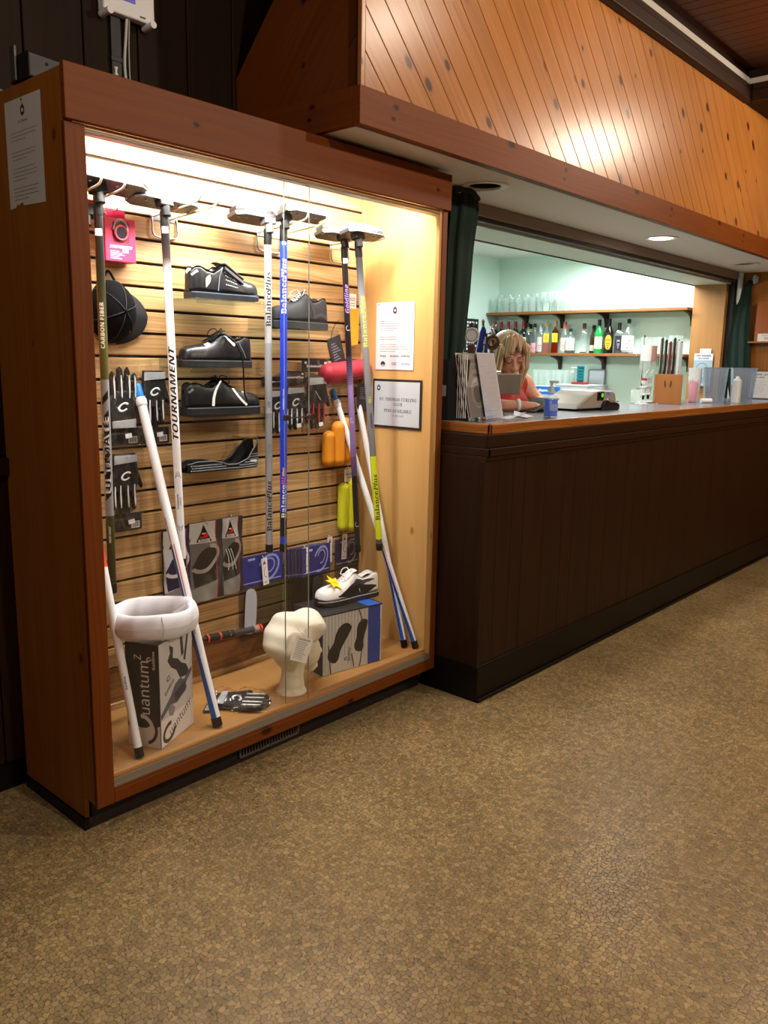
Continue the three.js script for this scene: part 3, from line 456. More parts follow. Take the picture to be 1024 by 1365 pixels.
{ const [t, at] = shoe('black leather shoe with small white tags and a trailing lace', { upper: M(0x0c0d10, .36), soleMat: M(0x090a0c, .5), welt: M(0x50545a, .5), sole: .024, deco: [{ side: -1, pts: [[.28, .6], [.44, .8]], w: .034, mat: shoeW, name: 'tag' }, { side: -1, pts: [[.65, .74], [.72, .7]], w: .034, mat: shoeW, name: 'tag' }, { side: -1, pts: [[.12, .05], [.2, .5], [.22, .95]], w: .005, mat: M(0x60656c, .5), name: 'piping' }, { side: -1, pts: [[.3, .3], [.55, .5], [.7, .35]], w: .005, mat: M(0x0b0c0e, .6), name: 'piping' }] }, [.824, 1.363, rimZ], Math.PI);
  mesh('trailing_lace', tube([[.132, .115, -.02], [.11, .1, -.05], [.075, .04, -.062], [.066, -.03, -.06], [.062, -.085, -.058], [.044, -.117, -.05]], .0028, 6, 40), black, t); }
shoe('black leather shoe with two white arc stripes and a white dot', { upper: M(0x090a0c, .36), soleMat: M(0x090a0c, .5), welt: M(0x6a6e74, .5), sole: .027, deco: [{ side: 1, pts: [[.30, .03], [.31, .3], [.335, .52], [.375, .74], [.44, .92]], w: .018, mat: shoeW }, { side: 1, pts: [[.635, .95], [.605, .8], [.6, .6], [.63, .38], [.68, .2], [.735, .04]], w: .016, mat: shoeW }, { side: 1, pts: [[.71, .74], [.76, .66]], w: .018, mat: shoeW, taper: 1, name: 'dot' }, { side: 1, pts: [[.01, .5], [.06, .55]], w: .02, mat: M(0x63676c, .4), name: 'patch' }], L: .315 }, [.55, 1.2, rimZ], 0);
shoe('charcoal suede ankle shoe with grey laces high on the slats', { high: 1.12, upper: M(0x151516, .75), soleMat: M(0x1e1e1e, .7), welt: M(0x4a4a4a, .7), sole: .029, laceMat: M(0x9a9a9a, .7), deco: [{ side: -1, pts: [[.3, .2], [.36, .6], [.42, .9]], w: .02, mat: M(0x222224, .6), name: 'panel' }, { side: -1, pts: [[.02, .1], [.2, .22], [.32, .12]], w: .02, mat: M(0x28282a, .7), name: 'panel' }] }, [1.203, 1.506, rimZ], Math.PI + .05);
{ const [t] = shoe('white and black shoe with a yellow star ticket on its box', { upper: M(0xe8e8e6, .38), soleMat: M(0x18191b, .5), welt: M(0xd5d5d2, .5), sole: .024, tongue: M(0xdedede, .5), laceMat: M(0xf2f2f2, .6), lining: M(0x22242a, .8), spring: 1,
    deco: [{ side: -1, pts: [[.06, .18], [.3, .2], [.52, .2], [.75, .15]], w: .085, mat: M(0x141416, .4), name: 'panel', taper: 1 }, { side: -1, pts: [[.1, .45], [.25, .62], [.38, .5], [.5, .3]], w: .05, mat: M(0x343840, .45), name: 'panel', taper: 1 }, { side: -1, pts: [[.36, .1], [.4, .5], [.44, .9]], w: .005, mat: shoeW, name: 'piping' }], L: .3 }, [1.388, .424, -.185], Math.PI - .15);
  const st = []; for (let i = 0; i < 12; i++) { const r = i % 2 ? .021 : .042, a = i / 12 * 2 * Math.PI; st.push([Math.cos(a) * r * 1.15, Math.sin(a) * r]); }
  const star = mesh('star_ticket', extr(poly(st), .0012, 0).rotateX(-1.05).rotateY(0).translate(0, 0, 0), M(0xf4d615, .5), t); star.position.set(.222, .089, -.012); star.rotation.set(0, Math.PI, -.35);
  star.add(Object.assign(new THREE.Mesh(new THREE.PlaneGeometry(.04, .014).rotateX(-1.05).translate(0, .0012, .0009), TX(canvasTex(64, 24, (g, w, h) => { g.fillStyle = '#f4d615'; g.fillRect(0, 0, w, h); text(g, 'SALE', w / 2, h / 2, 18, { color: '#6a5a10', italic: true }); }))), { name: 'lettering' })); }
{ // studded slip-on gripper hung by a loop
  const t = thing('shoe_gripper', 'black studded rubber slip-on gripper on a slatwall peg', 'gripper', [.555, 1.0, -.335]);
  const L = .315, hw = (s) => interp(HWT, s) + .004, ht = (s) => interp([[0, .03], [.1, .038], [.3, .037], [.42, .03], [.5, .02], [.62, .02], [.76, .035], [.88, .075], [.95, .098], [1, .1]], s);
  const S = Array.from({ length: 33 }, (_, i) => i / 32), sec = (s, k, d) => { const r = []; for (let j = 0; j <= 8; j++) { const a = (j / 8 - .5) * Math.PI; r.push([s * L, (ht(s) - d) * (Math.abs(Math.sin(a)) > .8 ? (Math.abs(Math.sin(a)) - .8) / .2 : 0) + d, Math.sign(Math.sin(a)) * Math.min(1, Math.abs(Math.sin(a)) / .8) * (hw(s) - k)]); } return r; };
  mesh('shell', [loft(S.map((s) => sec(s, 0, 0)), false, true, true), loft(S.map((s) => sec(s, .004, .004)), false, true, true)], M(0x090909, .6), t);
  mesh('rim', [tube(S.map((s) => [s * L, ht(s), hw(s)]), .0025, 6, 60), tube(S.map((s) => [s * L, ht(s), -hw(s)]), .0025, 6, 60)], M(0x5a5c60, .5), t);
  const st = []; for (let i = 0; i < 46; i++) for (let j = 0; j < 3; j++) { const s = .03 + i * .0205 + (j % 2) * .01, y = .007 + j * .0085; if (y < ht(s) - .006) st.push(new THREE.SphereGeometry(.0029, 5, 3).translate(s * L, y, hw(s))); if (i > 36 && y + .03 < ht(s)) st.push(new THREE.SphereGeometry(.0022, 5, 3).translate(s * L, y + .027, hw(s))); }
  mesh('stud', st, M(0x8b8e92, .5), t); mesh('badge', box(.03, .009, .001, .27, .026, .0, 0).translate(0, 0, hw(.86) + .001), M(0xdddddd, .5), t);
  mesh('peg', tube([[.285, .105, -.095], [.285, .105, .0], [.285, .11, .05], [.285, .116, .055]], .0025), chrome, t);
}
// ---------------------------------------------------------------- packs, cap, notices and boxes in the cabinet
const print = (name, w, h, tex, parent, pos = [0, 0, 0], rot = [0, 0, 0], t = .0006, mat) => { const m = mesh(name, new THREE.BoxGeometry(w, h, t), mat ?? TX(tex, .5), parent); m.position.set(...pos); m.rotation.set(...rot); return m; };
const bagMat = glassy(0xffffff, .06, { ior: 1.6 });
const logo = (g, x, y, s, dark = '#141414', red = '#d0202c') => { g.fillStyle = dark; g.beginPath(); g.moveTo(x, y - s); g.lineTo(x + s * .92, y + s * .8); g.lineTo(x - s * .92, y + s * .8); g.fill(); g.fillStyle = red; g.beginPath(); g.arc(x + s * .25, y + s * .12, s * .3, 0, 7); g.fill(); g.fillRect(x - s * .5, y + .22 * s, s * .8, s * .16); g.fillStyle = '#e8e8e8'; g.fillRect(x - s * .28, y - s * .12, s * .42, s * .12); text(g, 'ASHAM', x, y + s * .64, s * .4, { color: '#eee' }); };
const swirl = (g, x, y, r, c, lw) => { g.strokeStyle = c; g.lineWidth = lw; g.beginPath(); g.ellipse(x, y, r, r * .62, -.35, .5, 5.6); g.stroke(); };
const gloveShape = (w, h) => poly([[-.34, 0], [.34, 0], [.38, .28], [.46, .5], [.47, .66], [.44, .86], [.4, .9], [.33, .86], [.3, .62], [.27, .62], [.25, .93], [.19, .99], [.12, .93], [.09, .63], [.06, .63], [.03, .96], [-.04, 1], [-.11, .96], [-.13, .62], [-.16, .62], [-.2, .88], [-.26, .92], [-.32, .87], [-.33, .55], [-.4, .5], [-.5, .58], [-.55, .53], [-.42, .3]].map(([x, y]) => [x * w, y * h]));
// bagged glove: fingers up or hanging down, cuff band, emblem, printed finger strips
function glovePack(label, x, y, z, W0, H0, o) {
  const t = thing('glove_pack', label, 'gloves', [x, y, z], o.ry ?? 0); t.rotation.z = o.rz ?? 0; if (o.flat) t.rotation.set(-Math.PI / 2, 0, o.flat, 'YXZ');
  const ch = o.card ?? .2, gh = H0 * (1 - ch) * .9, base = o.cardTop ? H0 * .03 : H0 * ch * .92, body = M(o.color ?? 0x07080a, .6), trim = M(o.trim ?? 0xe4e6e8, .5);
  const cardT = canvasTex(192, 96, (g, w, h) => { g.fillStyle = '#0b0b0b'; g.fillRect(0, 0, w, h); if (o.cardTop) { text(g, 'BalancePlus', w * .56, h * .52, 24, { color: '#fff', font: 'serif' }); g.fillStyle = '#e8e8e8'; for (const q of [.14, .9]) { g.beginPath(); g.arc(w * q, h * .25, 9, 0, 7); g.fill(); } } else { text(g, 'CURLING GLOVES', w * .45, h * .3, 15, { color: '#777' }); g.fillStyle = '#d8d8d8'; g.fillRect(w * .68, h * .5, w * .26, h * .4); g.fillStyle = '#333'; for (let i = 0; i < 11; i++) g.fillRect(w * .7 + i * 4, h * .54, 1 + (i % 3), h * .3); } });
  print('header_card', W0 * .96, H0 * ch, cardT, t, [0, o.cardTop ? H0 * (1 - ch / 2) : H0 * ch / 2, .004], [0, 0, 0], .002);
  const gl = mesh('glove', extr(gloveShape(W0 * .9, gh), .02, .008, 3), body, t); gl.position.set(0, o.up ? base : base + gh, .003); if (!o.up) gl.rotation.z = Math.PI; if (o.mirror) gl.scale.x = -1;
  const fx = [-.25, -.04, .19, .36];
  fx.forEach((f, i) => mesh('finger_strip', extr(poly([[-.018, .5 + .03 * (i % 2)], [.014, .5], [.028, .6], [.026, .76], [.012, .86 - .04 * (i === 3)], [-.014, .86 - .05 * (i === 0)], [-.022, .74], [-.012, .62]].map(([a, b]) => [(a + f + (b - .5) * .1 * (f - .05)) * W0 * .9, b * gh])), .0035, .001, 1).translate(0, 0, .0195), trim, gl));
  mesh('cuff_band', extr(poly([[-.35, .03], [.35, .03], [.36, .17], [-.36, .14]].map(([a, b]) => [a * W0 * .9, b * gh])), .003, .001, 1).translate(0, 0, .0195), M(0xa9acaf, .5), gl);
  const em = mesh('emblem', o.word ? extr(poly([[-.16, -.02], [.16, -.02], [.16, .02], [-.16, .02]].map(([a, b]) => [a * W0, b * W0 * 1.6])), .001, 0) : new THREE.TorusGeometry(W0 * .13, W0 * .033, 6, 24, 5.2).scale(1, .62, .3).rotateZ(.5), o.word ? TX(canvasTex(128, 32, (g, w, h) => { g.fillStyle = '#131316'; g.fillRect(0, 0, w, h); text(g, 'BalancePlus', w / 2, h / 2, 20, { color: '#fff', font: 'serif' }); })) : trim, gl); em.position.set(0, gh * .36, .0205); em.rotation.z = (o.up ? 0 : Math.PI) + (o.word ? -.9 : 0);
  if (o.word) { const p = em.geometry.attributes.position, uv = em.geometry.attributes.uv; for (let i = 0; i < p.count; i++) uv.setXY(i, p.getX(i) / (W0 * .32) + .5, p.getY(i) / (W0 * .064) + .5); }
  mesh('price_tag', box(.024, .015, .001, W0 * .12, o.cardTop ? H0 * .1 : H0 * ch * .55, .0265, 0).rotateZ(.12), white, t);
  const cols = []; for (let i = 0; i <= 30; i++) { const r = []; for (let j = 0; j <= 18; j++) { const u = j / 18 - .5, v = i / 30; r.push([u * W0 * 1.02, v * H0 * 1.03, .03 + .03 * (noise(u * 7 + x * 31, v * 9 + y * 17, 999, 999, 5) - .5) + .012 * (noise(u * 19 + x * 7, v * 23, 999, 999, 6) - .5) - Math.abs(u) ** 4 * .2]); } cols.push(r); }
  mesh('bag', loft(cols), bagMat, t);
  return t;
}
glovePack('bagged black gloves, white fingers pointing up, topmost beside the broom shafts', .372, 1.1, -.425, .138, .29, { up: true });
glovePack('bagged black gloves, fingers hanging down, overlapped by the white lettered shaft', .495, 1.1, -.427, .128, .275, {});
glovePack('bagged black gloves with grey cuff, lowest below the other two bags', .372, .808, -.425, .132, .295, {});
glovePack('black gloves half hidden behind the blue broom, white block on header', 1.045, 1.097, -.427, .13, .23, { cardTop: true, card: .16, trim: 0xd8d8d8 });
glovePack('black gloves with pale grip marks just behind the glass door lock', 1.12, 1.11, -.405, .135, .24, { cardTop: true, card: .2, trim: 0xd8dadc });
glovePack('black gloves with red finger piping under a white lettered header', 1.24, 1.105, -.405, .15, .29, { cardTop: true, card: .17, trim: 0xc02a33, word: true });
glovePack('black and white gloves in a bag lying on the cabinet floor', .565, .178, -.235, .17, .25, { card: .14, flat: -2.45, up: true });
// silver film packs with triangle badge
function filmPack(label, x, y, z, w, h, o) {
  const t = thing('sleeve_pack', label, 'pack', [x, y, z], o.ry ?? 0);
  const tex = canvasTex(256, 512, (g, W, Hh) => { g.fillStyle = o.base ?? '#6f6d6c'; g.fillRect(0, 0, W, Hh); g.fillStyle = '#c6c6c6'; g.fillRect(0, 0, W, Hh * .26); g.fillStyle = o.dark ?? '#2c2a2b'; g.beginPath(); g.moveTo(W * .05, Hh * .55); g.bezierCurveTo(W * .3, Hh * .28, W * .7, Hh * .26, W * .78, Hh * .4); g.lineTo(W * .9, Hh * .74); g.lineTo(W * .1, Hh * .82); g.fill();
    g.fillStyle = o.dark ?? '#3a3838'; g.fillRect(W * .78, 0, W * .22, Hh); g.strokeStyle = o.light ?? '#a5a5a3'; g.lineWidth = 26; g.beginPath(); g.ellipse(W * .42, Hh * .46, W * .42, Hh * .13, -.55, -.9, 3.1); g.stroke(); g.fillStyle = '#8f8e8c'; g.beginPath(); g.moveTo(0, Hh * .84); g.lineTo(W * .78, Hh * .76); g.lineTo(W * .78, Hh); g.lineTo(0, Hh); g.fill(); g.fillStyle = '#c23040'; g.fillRect(W * .765, 0, 6, Hh);
    if (o.stripes) { g.strokeStyle = '#e8e8e8'; g.lineWidth = 7; for (let i = 0; i < 3; i++) { g.beginPath(); g.moveTo(W * (.18 + i * .1), Hh * .4); g.quadraticCurveTo(W * (.3 + i * .1), Hh * .5, W * (.26 + i * .16), Hh * .68); g.stroke(); } } logo(g, W * .4, Hh * .15, W * .24); });
  const rows = []; for (let i = 0; i <= 14; i++) { const r = []; for (let j = 0; j <= 10; j++) { const u = j / 10, v = i / 14; r.push([(u - .5) * w, v * h, .012 + .014 * Math.sin(u * Math.PI) * (v < .75 ? 1 : .4) + .003 * Math.sin(v * 14 + u * 7)]); } rows.push(r); }
  mesh('film', loft(rows), TX(tex, .22, { metalness: .15 }), t); mesh('backing', span(-w / 2, w / 2, 0, h, 0, .01, .002), M(0x26262a, .5), t);
  mesh('hang_clip', tube([[0, h - .01, .02], [0, h + .005, .008], [0, h + .012, -.004]], .0022), chrome, t);
}
filmPack('navy and white sleeve pack half hidden behind the crossing white shafts', .575, .512, -.428, .12, .272, { base: '#c9cbd2', dark: '#20264e', light: '#e8e8ee' });
filmPack('silver sleeve pack with badge and red seam beside the white shafts', .698, .5, -.424, .148, .298, {});
filmPack('silver sleeve pack with white stripes, next to the deep blue cards', .82, .5, -.43, .105, .298, { stripes: true });
// clear slider sheets under a deep blue header card
function sliderPack(label, x, y, z, w, o = {}) {
  const t = thing('slider_pack', label, 'pack', [x, y, z], o.ry ?? 0);
  const tex = canvasTex(256, 128, (g, W, Hh) => { g.fillStyle = o.color ?? '#232a86'; g.fillRect(0, 0, W, Hh); g.strokeStyle = '#8f9ad2'; g.lineWidth = 11; g.beginPath(); g.ellipse(W * .66, Hh * .5, W * .26, Hh * .38, -.5, -2.2, 2.6); g.stroke(); g.lineWidth = 7; g.beginPath(); g.ellipse(W * .68, Hh * .42, W * .13, Hh * .22, -.5, -2.4, 2.4); g.stroke(); g.fillStyle = '#aab2de'; g.fillRect(W * .04, Hh * .88, W * .92, 4); g.fillRect(W * .2, Hh * .08, W * .16, 10); });
  print('header_card', w, .122, tex, t, [0, .061, .002], [0, 0, 0], .003);
  mesh('clear_sheet', span(-w * .5, w * .5, -.22, .004, -.0005, .0025, .0005), glassy(0xdfe4e6, .12), t);
  mesh('slider_shape', extr(poly([[-.032, -.19], [.02, -.19], [.034, -.08], [.03, -.03], [.012, -.012], [-.012, -.014], [-.022, -.04]].map(([a, b]) => [a + (o.sx ?? 0), b]), 4), .003, .0008, 1).translate(0, 0, .003), o.dark ? M(0x2a2c30, .5) : M(0xb9c0cc, .45), t);
  return t;
}
const ticketTex = canvasTex(64, 224, (g, w, h) => { g.fillStyle = '#eceaec'; g.fillRect(0, 0, w, h); logo(g, w * .5, h * .17, w * .3, '#23233a', '#23233a'); g.strokeStyle = '#1b1b28'; g.lineWidth = 4; g.beginPath(); g.ellipse(w * .72, h * .52, w * .4, h * .2, .2, 1.2, 4.2); g.stroke(); g.fillStyle = '#c98aa0'; g.fillRect(w * .9, h * .3, 3, h * .5); g.fillStyle = '#555'; for (let i = 0; i < 8; i++) g.fillRect(w * .25 + i * 4, h * .86, 1 + i % 2, 16); });
function ticket(label, x, y, z, rz, ry = 0) { const t = thing('hang_ticket', label, 'ticket', [x, y, z], ry); t.rotation.z = rz; print('card', .03, .112, ticketTex, t, [0, .056, 0], [0, 0, 0], .0012); mesh('hanger', tube([[0, .104, -.001], [0, .118, -.006], [0, .122, -.014]], .0012), white, t); }
const sp1 = sliderPack('bright blue header card with grey slider shape hanging below it', .968, .505, -.425, .225, { sx: -.06 });
const sg2 = 'stacked navy slider cards seen edge-on';
sliderPack('navy slider card frontmost of the edge-on stack by the door edge', 1.225, .508, -.376, .17, { color: '#20266e', dark: true, ry: .05 });
for (let i = 0; i < 5; i++) sliderPack('navy slider card in the edge-on stack, ' + ['second from its front', 'third from its front', 'fourth from its front', 'second from its back', 'last at its back'][i], 1.215 - i * .012, .508 - i * .001, -.385 - i * .0085, .17, { color: '#252a5c', dark: true, ry: .05 }).userData.group = sg2;
sliderPack('darkest navy slider card, nearest the wooden side panel', 1.46, .498, -.424, .15, { color: '#1d2150', dark: true });
ticket('white ticket hung over the bright blue header card', .985, .5, -.412, .1); ticket('white ticket on the edge-on stack of navy cards', 1.165, .52, -.37, .04, -.1); ticket('white ticket alone on the bare slats between navy cards', 1.352, .528, -.424, -.02); ticket('white ticket beside the darkest navy card', 1.43, .53, -.412, -.04);
// stopwatch box
{ const t = thing('stopwatch_box', 'pink stopwatch carton hanging under the black broom head', 'box', [.372, 1.69, -.405], -.06);
  const pink = M(0xc8224e, .45);
  mesh('carton', [span(-.052, .052, 0, .132, -.022, .026, .001), span(-.04, .04, .132, .165, -.018, -.016, .0006)], pink, t);
  const tex = canvasTex(256, 320, (g, w, h) => { g.fillStyle = '#d8315c'; g.fillRect(0, 0, w, h); g.fillStyle = '#7a1a34'; g.beginPath(); g.roundRect(w * .24, h * .06, w * .56, h * .5, 16); g.fill(); g.fillStyle = '#fff'; text(g, 'STOPWATCH', w / 2, h * .66, 30, { color: '#fff', italic: true, sx: 1.1 }); for (let i = 0; i < 5; i++) { g.globalAlpha = .8; g.fillRect(w * .14, h * (.76 + i * .043), w * (.3 + .09 * (i % 3)), 5); } g.globalAlpha = 1; g.fillRect(w * .56, h * .7, w * .2, h * .09); });
  print('front_print', .1, .128, tex, t, [0, .066, .0265]);
  const wch = mesh('stopwatch', [new THREE.CylinderGeometry(.021, .021, .01, 32).rotateX(Math.PI / 2).translate(0, .088, .03)], M(0x191a20, .25), t); mesh('bezel', new THREE.TorusGeometry(.021, .0032, 8, 32).translate(0, .088, .034), M(0xd2455c, .35), wch); mesh('strap', new THREE.TorusGeometry(.024, .004, 6, 20, Math.PI).scale(1, 1.25, .8).translate(0, .096, .03), M(0x8f8a90, .6), wch);
  mesh('hanger', tube([[0, .158, -.017], [0, .16, .01], [0, .166, .014]], .0022), chrome, t); }
// black cap
{ const t = thing('baseball_hat', 'black baseball cap hung on the slats with its brim at the side', 'cap', [.345, 1.535, -.425]);
  const cloth = M(0x08090b, .9, { specularIntensity: .2 }); const rows = []; for (let i = 0; i <= 12; i++) { const a = i / 12 * Math.PI / 2, r = []; for (let j = 0; j <= 36; j++) { const b = j / 36 * 2 * Math.PI; r.push([Math.cos(b) * Math.cos(a) * .074 * (1 + .06 * Math.cos(b)), Math.sin(b) * Math.cos(a) * .1, .004 + Math.sin(a) * .1]); } rows.push(r); }
  mesh('crown', loft(rows), cloth, t);
  for (let k = 0; k < 6; k++) { const b = k / 6 * 2 * Math.PI + .3, pts = []; for (let i = 0; i <= 8; i++) { const a = i / 8 * Math.PI / 2; pts.push([Math.cos(b) * Math.cos(a) * .075 * (1 + .06 * Math.cos(b)), Math.sin(b) * Math.cos(a) * .101, .005 + Math.sin(a) * .101]); } mesh('seam', tube(pts, .0013, 5, 16), M(0x2a2b30, .85), t); }
  mesh('button', new THREE.SphereGeometry(.007, 10, 6).translate(0, 0, .104), cloth, t); mesh('eyelet', new THREE.TorusGeometry(.003, .0012, 6, 12).translate(.03, -.06, .07), M(0x8f9095, .5), t);
  const br = []; for (let i = 0; i <= 20; i++) { const b = -1.25 + i / 20 * 2.3; const c = Math.cos((b + .1) / 1.15 * Math.PI / 2); br.push([0, .35, .7, 1].map((f) => [Math.cos(b) * .07 + f * .062 * Math.max(0, c) ** .6, Math.sin(b) * .098 - .01 * f, .012 + .02 * (1 - Math.abs(b) / 1.3) - .012 * f])); }
  mesh('brim', [loft(br), loft(br.map((r) => r.map((p) => [p[0], p[1], p[2] - .004])))], M(0x07080a, .8), t);
  mesh('hang_strap', tube([[-.02, .1, .01], [.0, .128, .006], [.02, .1, .01]], .004, 6, 16), cloth, t); }
// pads and mitts
const capsule = (r, l, x = 0, y = 0, z = 0) => new THREE.CapsuleGeometry(r, l - 2 * r, 6, 16).translate(x, y + l / 2, z);
{ const t = thing('padded_roll', 'red padded roll lying level across the corner of the slats', 'pad', [1.405, 1.35, -.388]); mesh('roll', capsule(.042, .285).translate(0, -.1425, 0).rotateZ(-Math.PI / 2 + .1), M(0xb82c40, .6), t); mesh('seam', tube([[-.13, -.03, .028], [-.06, -.032, .03], [.06, -.022, .03], [.13, -.006, .028]], .002), M(0x2a1014, .7), t); }
const cardTex = canvasTex(96, 128, (g, w, h) => { g.fillStyle = '#22222a'; g.fillRect(0, 0, w, h); g.fillStyle = '#8c8c98'; for (let i = 0; i < 7; i++) g.fillRect(w * .2, h * (.2 + i * .09), w * (.3 + .1 * (i % 4)), 4); });
{ const a = thing('swing_tag', 'black printed card tilted above the red padded roll', 'tag', [1.388, 1.43, -.426]); a.rotation.z = .32; print('card', .078, .125, cardTex, a, [0, 0, .001], [0, 0, 0], .0015); mesh('cord', tube([[-.02, .055, .001], [.01, .1, .003], [.05, .12, .004]], .0012), black, a);
  const b = thing('swing_tag', 'dark slate card with rounded end below the red padded roll', 'tag', [1.515, 1.255, -.385]); b.rotation.z = -.06; b.rotation.y = -.2; print('card', .07, .085, cardTex, b, [0, 0, 0], [0, 0, 0], .0015); mesh('rounded_end', new THREE.CylinderGeometry(.035, .035, .0015, 24, 1, false, -Math.PI / 2, Math.PI).rotateX(Math.PI / 2).translate(0, -.0425, 0), M(0x22222a, .5), b); mesh('cord', tube([[0, .04, 0], [-.01, .07, -.01], [-.02, .09, -.04]], .0012), black, b); }
{ const t = thing('orange_mitt', 'orange padded mittens bunched behind the leaning white stick', 'mittens', [1.36, .955, -.395]); const o = M(0xdf8a16, .6); mesh('mitt', capsule(.028, .15, -.045, 0, 0), o, t); mesh('mitt', capsule(.03, .19, .0, -.002, .01), o, t); mesh('mitt', capsule(.033, .2, .05, .002, .002), o, t); mesh('hanger', tube([[0, .18, .005], [.005, .205, 0], [.005, .21, -.03]], .0018), chrome, t); }
{ const t = thing('yellow_strip', 'amber foam strip with a white ticket hung between two broom shafts', 'pad', [1.465, 1.45, -.418]); mesh('strip', extr(poly([[-.03, .0], [.03, .01], [.038, .16], [-.038, .16]]), .016, .004), M(0xe6a41e, .6), t); print('ticket', .045, .06, canvasTex(48, 64, (g, w, h) => { g.fillStyle = '#e9e4da'; g.fillRect(0, 0, w, h); text(g, '$25', w / 2, h * .35, 20, { color: '#777' }); g.fillStyle = '#888'; g.fillRect(8, 40, 32, 3); g.fillRect(8, 50, 32, 3); }), t, [0, .19, .008]); mesh('cord', tube([[0, .215, .008], [0, .225, .003], [0, .23, -.008]], .0012), white, t); }
{ const t = thing('yellow_mitt', 'lemon yellow padded mittens hanging beside the purple shaft', 'mittens', [1.437, .655, -.405]); const o = M(0xd2d31c, .6); mesh('mitt', capsule(.025, .215, -.022, .005, 0), o, t); mesh('mitt', capsule(.027, .235, .022, 0, .006), o, t); print('ticket', .05, .055, canvasTex(48, 48, (g, w, h) => { g.fillStyle = '#dedbd2'; g.fillRect(0, 0, w, h); text(g, 'Quick', w / 2, h * .4, 14, { color: '#666' }); g.fillStyle = '#999'; g.fillRect(8, 30, 30, 3); }), t, [0, .25, .01]); mesh('cord', tube([[0, .275, .01], [0, .3, 0], [0, .305, -.022]], .0012), white, t); }
// tall printed carton and padded white ring
{ const t = thing('printed_carton', 'tall black and white printed broom-head carton standing on the cabinet floor', 'box', [.318, .1755, -.152], .452);
  const w = .206, h = .345, d = .118; mesh('carton', span(-w / 2, w / 2, 0, h, -d / 2, d / 2, .0015), M(0x1c1a1a, .55), t);
  const fr = canvasTex(320, 536, (g, W, Hh) => { g.fillStyle = '#c3c1be'; g.fillRect(0, 0, W, Hh); g.fillStyle = '#dddbd8'; g.fillRect(0, Hh * .74, W, Hh * .26); const blob = (pts, c) => { g.fillStyle = c; g.beginPath(); pts.forEach(([a, b], i) => (i ? g.lineTo(a * W, b * Hh) : g.moveTo(a * W, b * Hh))); g.fill(); };
    blob([[.3, .06], [.42, .1], [.4, .2], [.56, .24], [.66, .3], [.8, .34], [.88, .42], [.84, .46], [.6, .44], [.5, .34], [.34, .28], [.24, .2], [.32, .14]], '#2a2a2e'); blob([[.62, .02], [.7, .0], [.74, .22], [.66, .24]], '#333'); blob([[.84, .04], [.9, .05], [.78, .3], [.72, .28]], '#3a3a3c'); blob([[0, .68], [.3, .56], [.44, .47], [.6, .44], [.72, .48], [.96, .4], [.98, .44], [.76, .54], [.78, .6], [.5, .66], [.3, .64], [.02, .73]], '#55585e'); blob([[.42, .56], [.76, .5], [.8, .58], [.44, .66]], '#2e3138'); blob([[.22, .66], [.34, .64], [.44, .7], [.36, .76], [.26, .74]], '#7f8288');
    swirl(g, W * .26, Hh * .37, 17, '#2a2a2c', 6); text(g, 'Goldline', W * .28, Hh * .46, 26, { rot: -.55 }); g.lineWidth = 20; g.strokeStyle = '#3a302c'; g.beginPath(); g.ellipse(W * .24, Hh * .89, W * .17, Hh * .075, -.4, .4, 5.4); g.stroke(); text(g, 'uantum', W * .57, Hh * .83, 64, { rot: -.42, bold: false, color: '#222' }); text(g, 'z', W * .88, Hh * .725, 34, { bold: false, color: '#222' }); });
  print('front_print', w - .003, h - .003, fr, t, [0, h / 2, d / 2 + .0004]);
  const sd = canvasTex(192, 536, (g, W, Hh) => { g.fillStyle = '#171514'; g.fillRect(0, 0, W, Hh); g.fillStyle = '#c6c0b8'; g.beginPath(); g.moveTo(0, Hh * .82); for (let i = 0; i <= 14; i++) g.lineTo(i / 14 * W, Hh * (.82 - .03 * (i / 14)) + (H(i, 2, 3) - .5) * 16); g.lineTo(W, Hh); g.lineTo(0, Hh); g.fill(); text(g, 'uantum', W * .55, Hh * .42, 82, { rot: -Math.PI / 2, bold: false, color: '#d6d0c6' }); text(g, 'Z', W * .38, Hh * .13, 56, { rot: -Math.PI / 2, bold: false, color: '#d6d0c6' }); text(g, 'Goldline', W * .86, Hh * .15, 24, { rot: -Math.PI / 2, color: '#d6d0c6' }); swirl(g, W * .72, Hh * .14, 13, '#d6d0c6', 6);
    g.lineWidth = 16; g.strokeStyle = '#171514'; g.beginPath(); g.ellipse(W * .52, Hh * .83, W * .36, Hh * .13, -.3, -1.5, 1.6); g.stroke(); g.lineWidth = 22; g.strokeStyle = '#c6c0b8'; g.beginPath(); g.ellipse(W * .42, Hh * .82, W * .34, Hh * .12, -.3, -1.3, 1.5); g.stroke(); });
  print('side_print', d - .003, h - .003, sd, t, [-w / 2 - .0004, h / 2, 0], [0, -Math.PI / 2, 0]);
  mesh('flap', span(-.05, .06, h, h + .0015, -.05, .05, .0005).rotateZ(.03), M(0xbdb9b4, .6), t); }
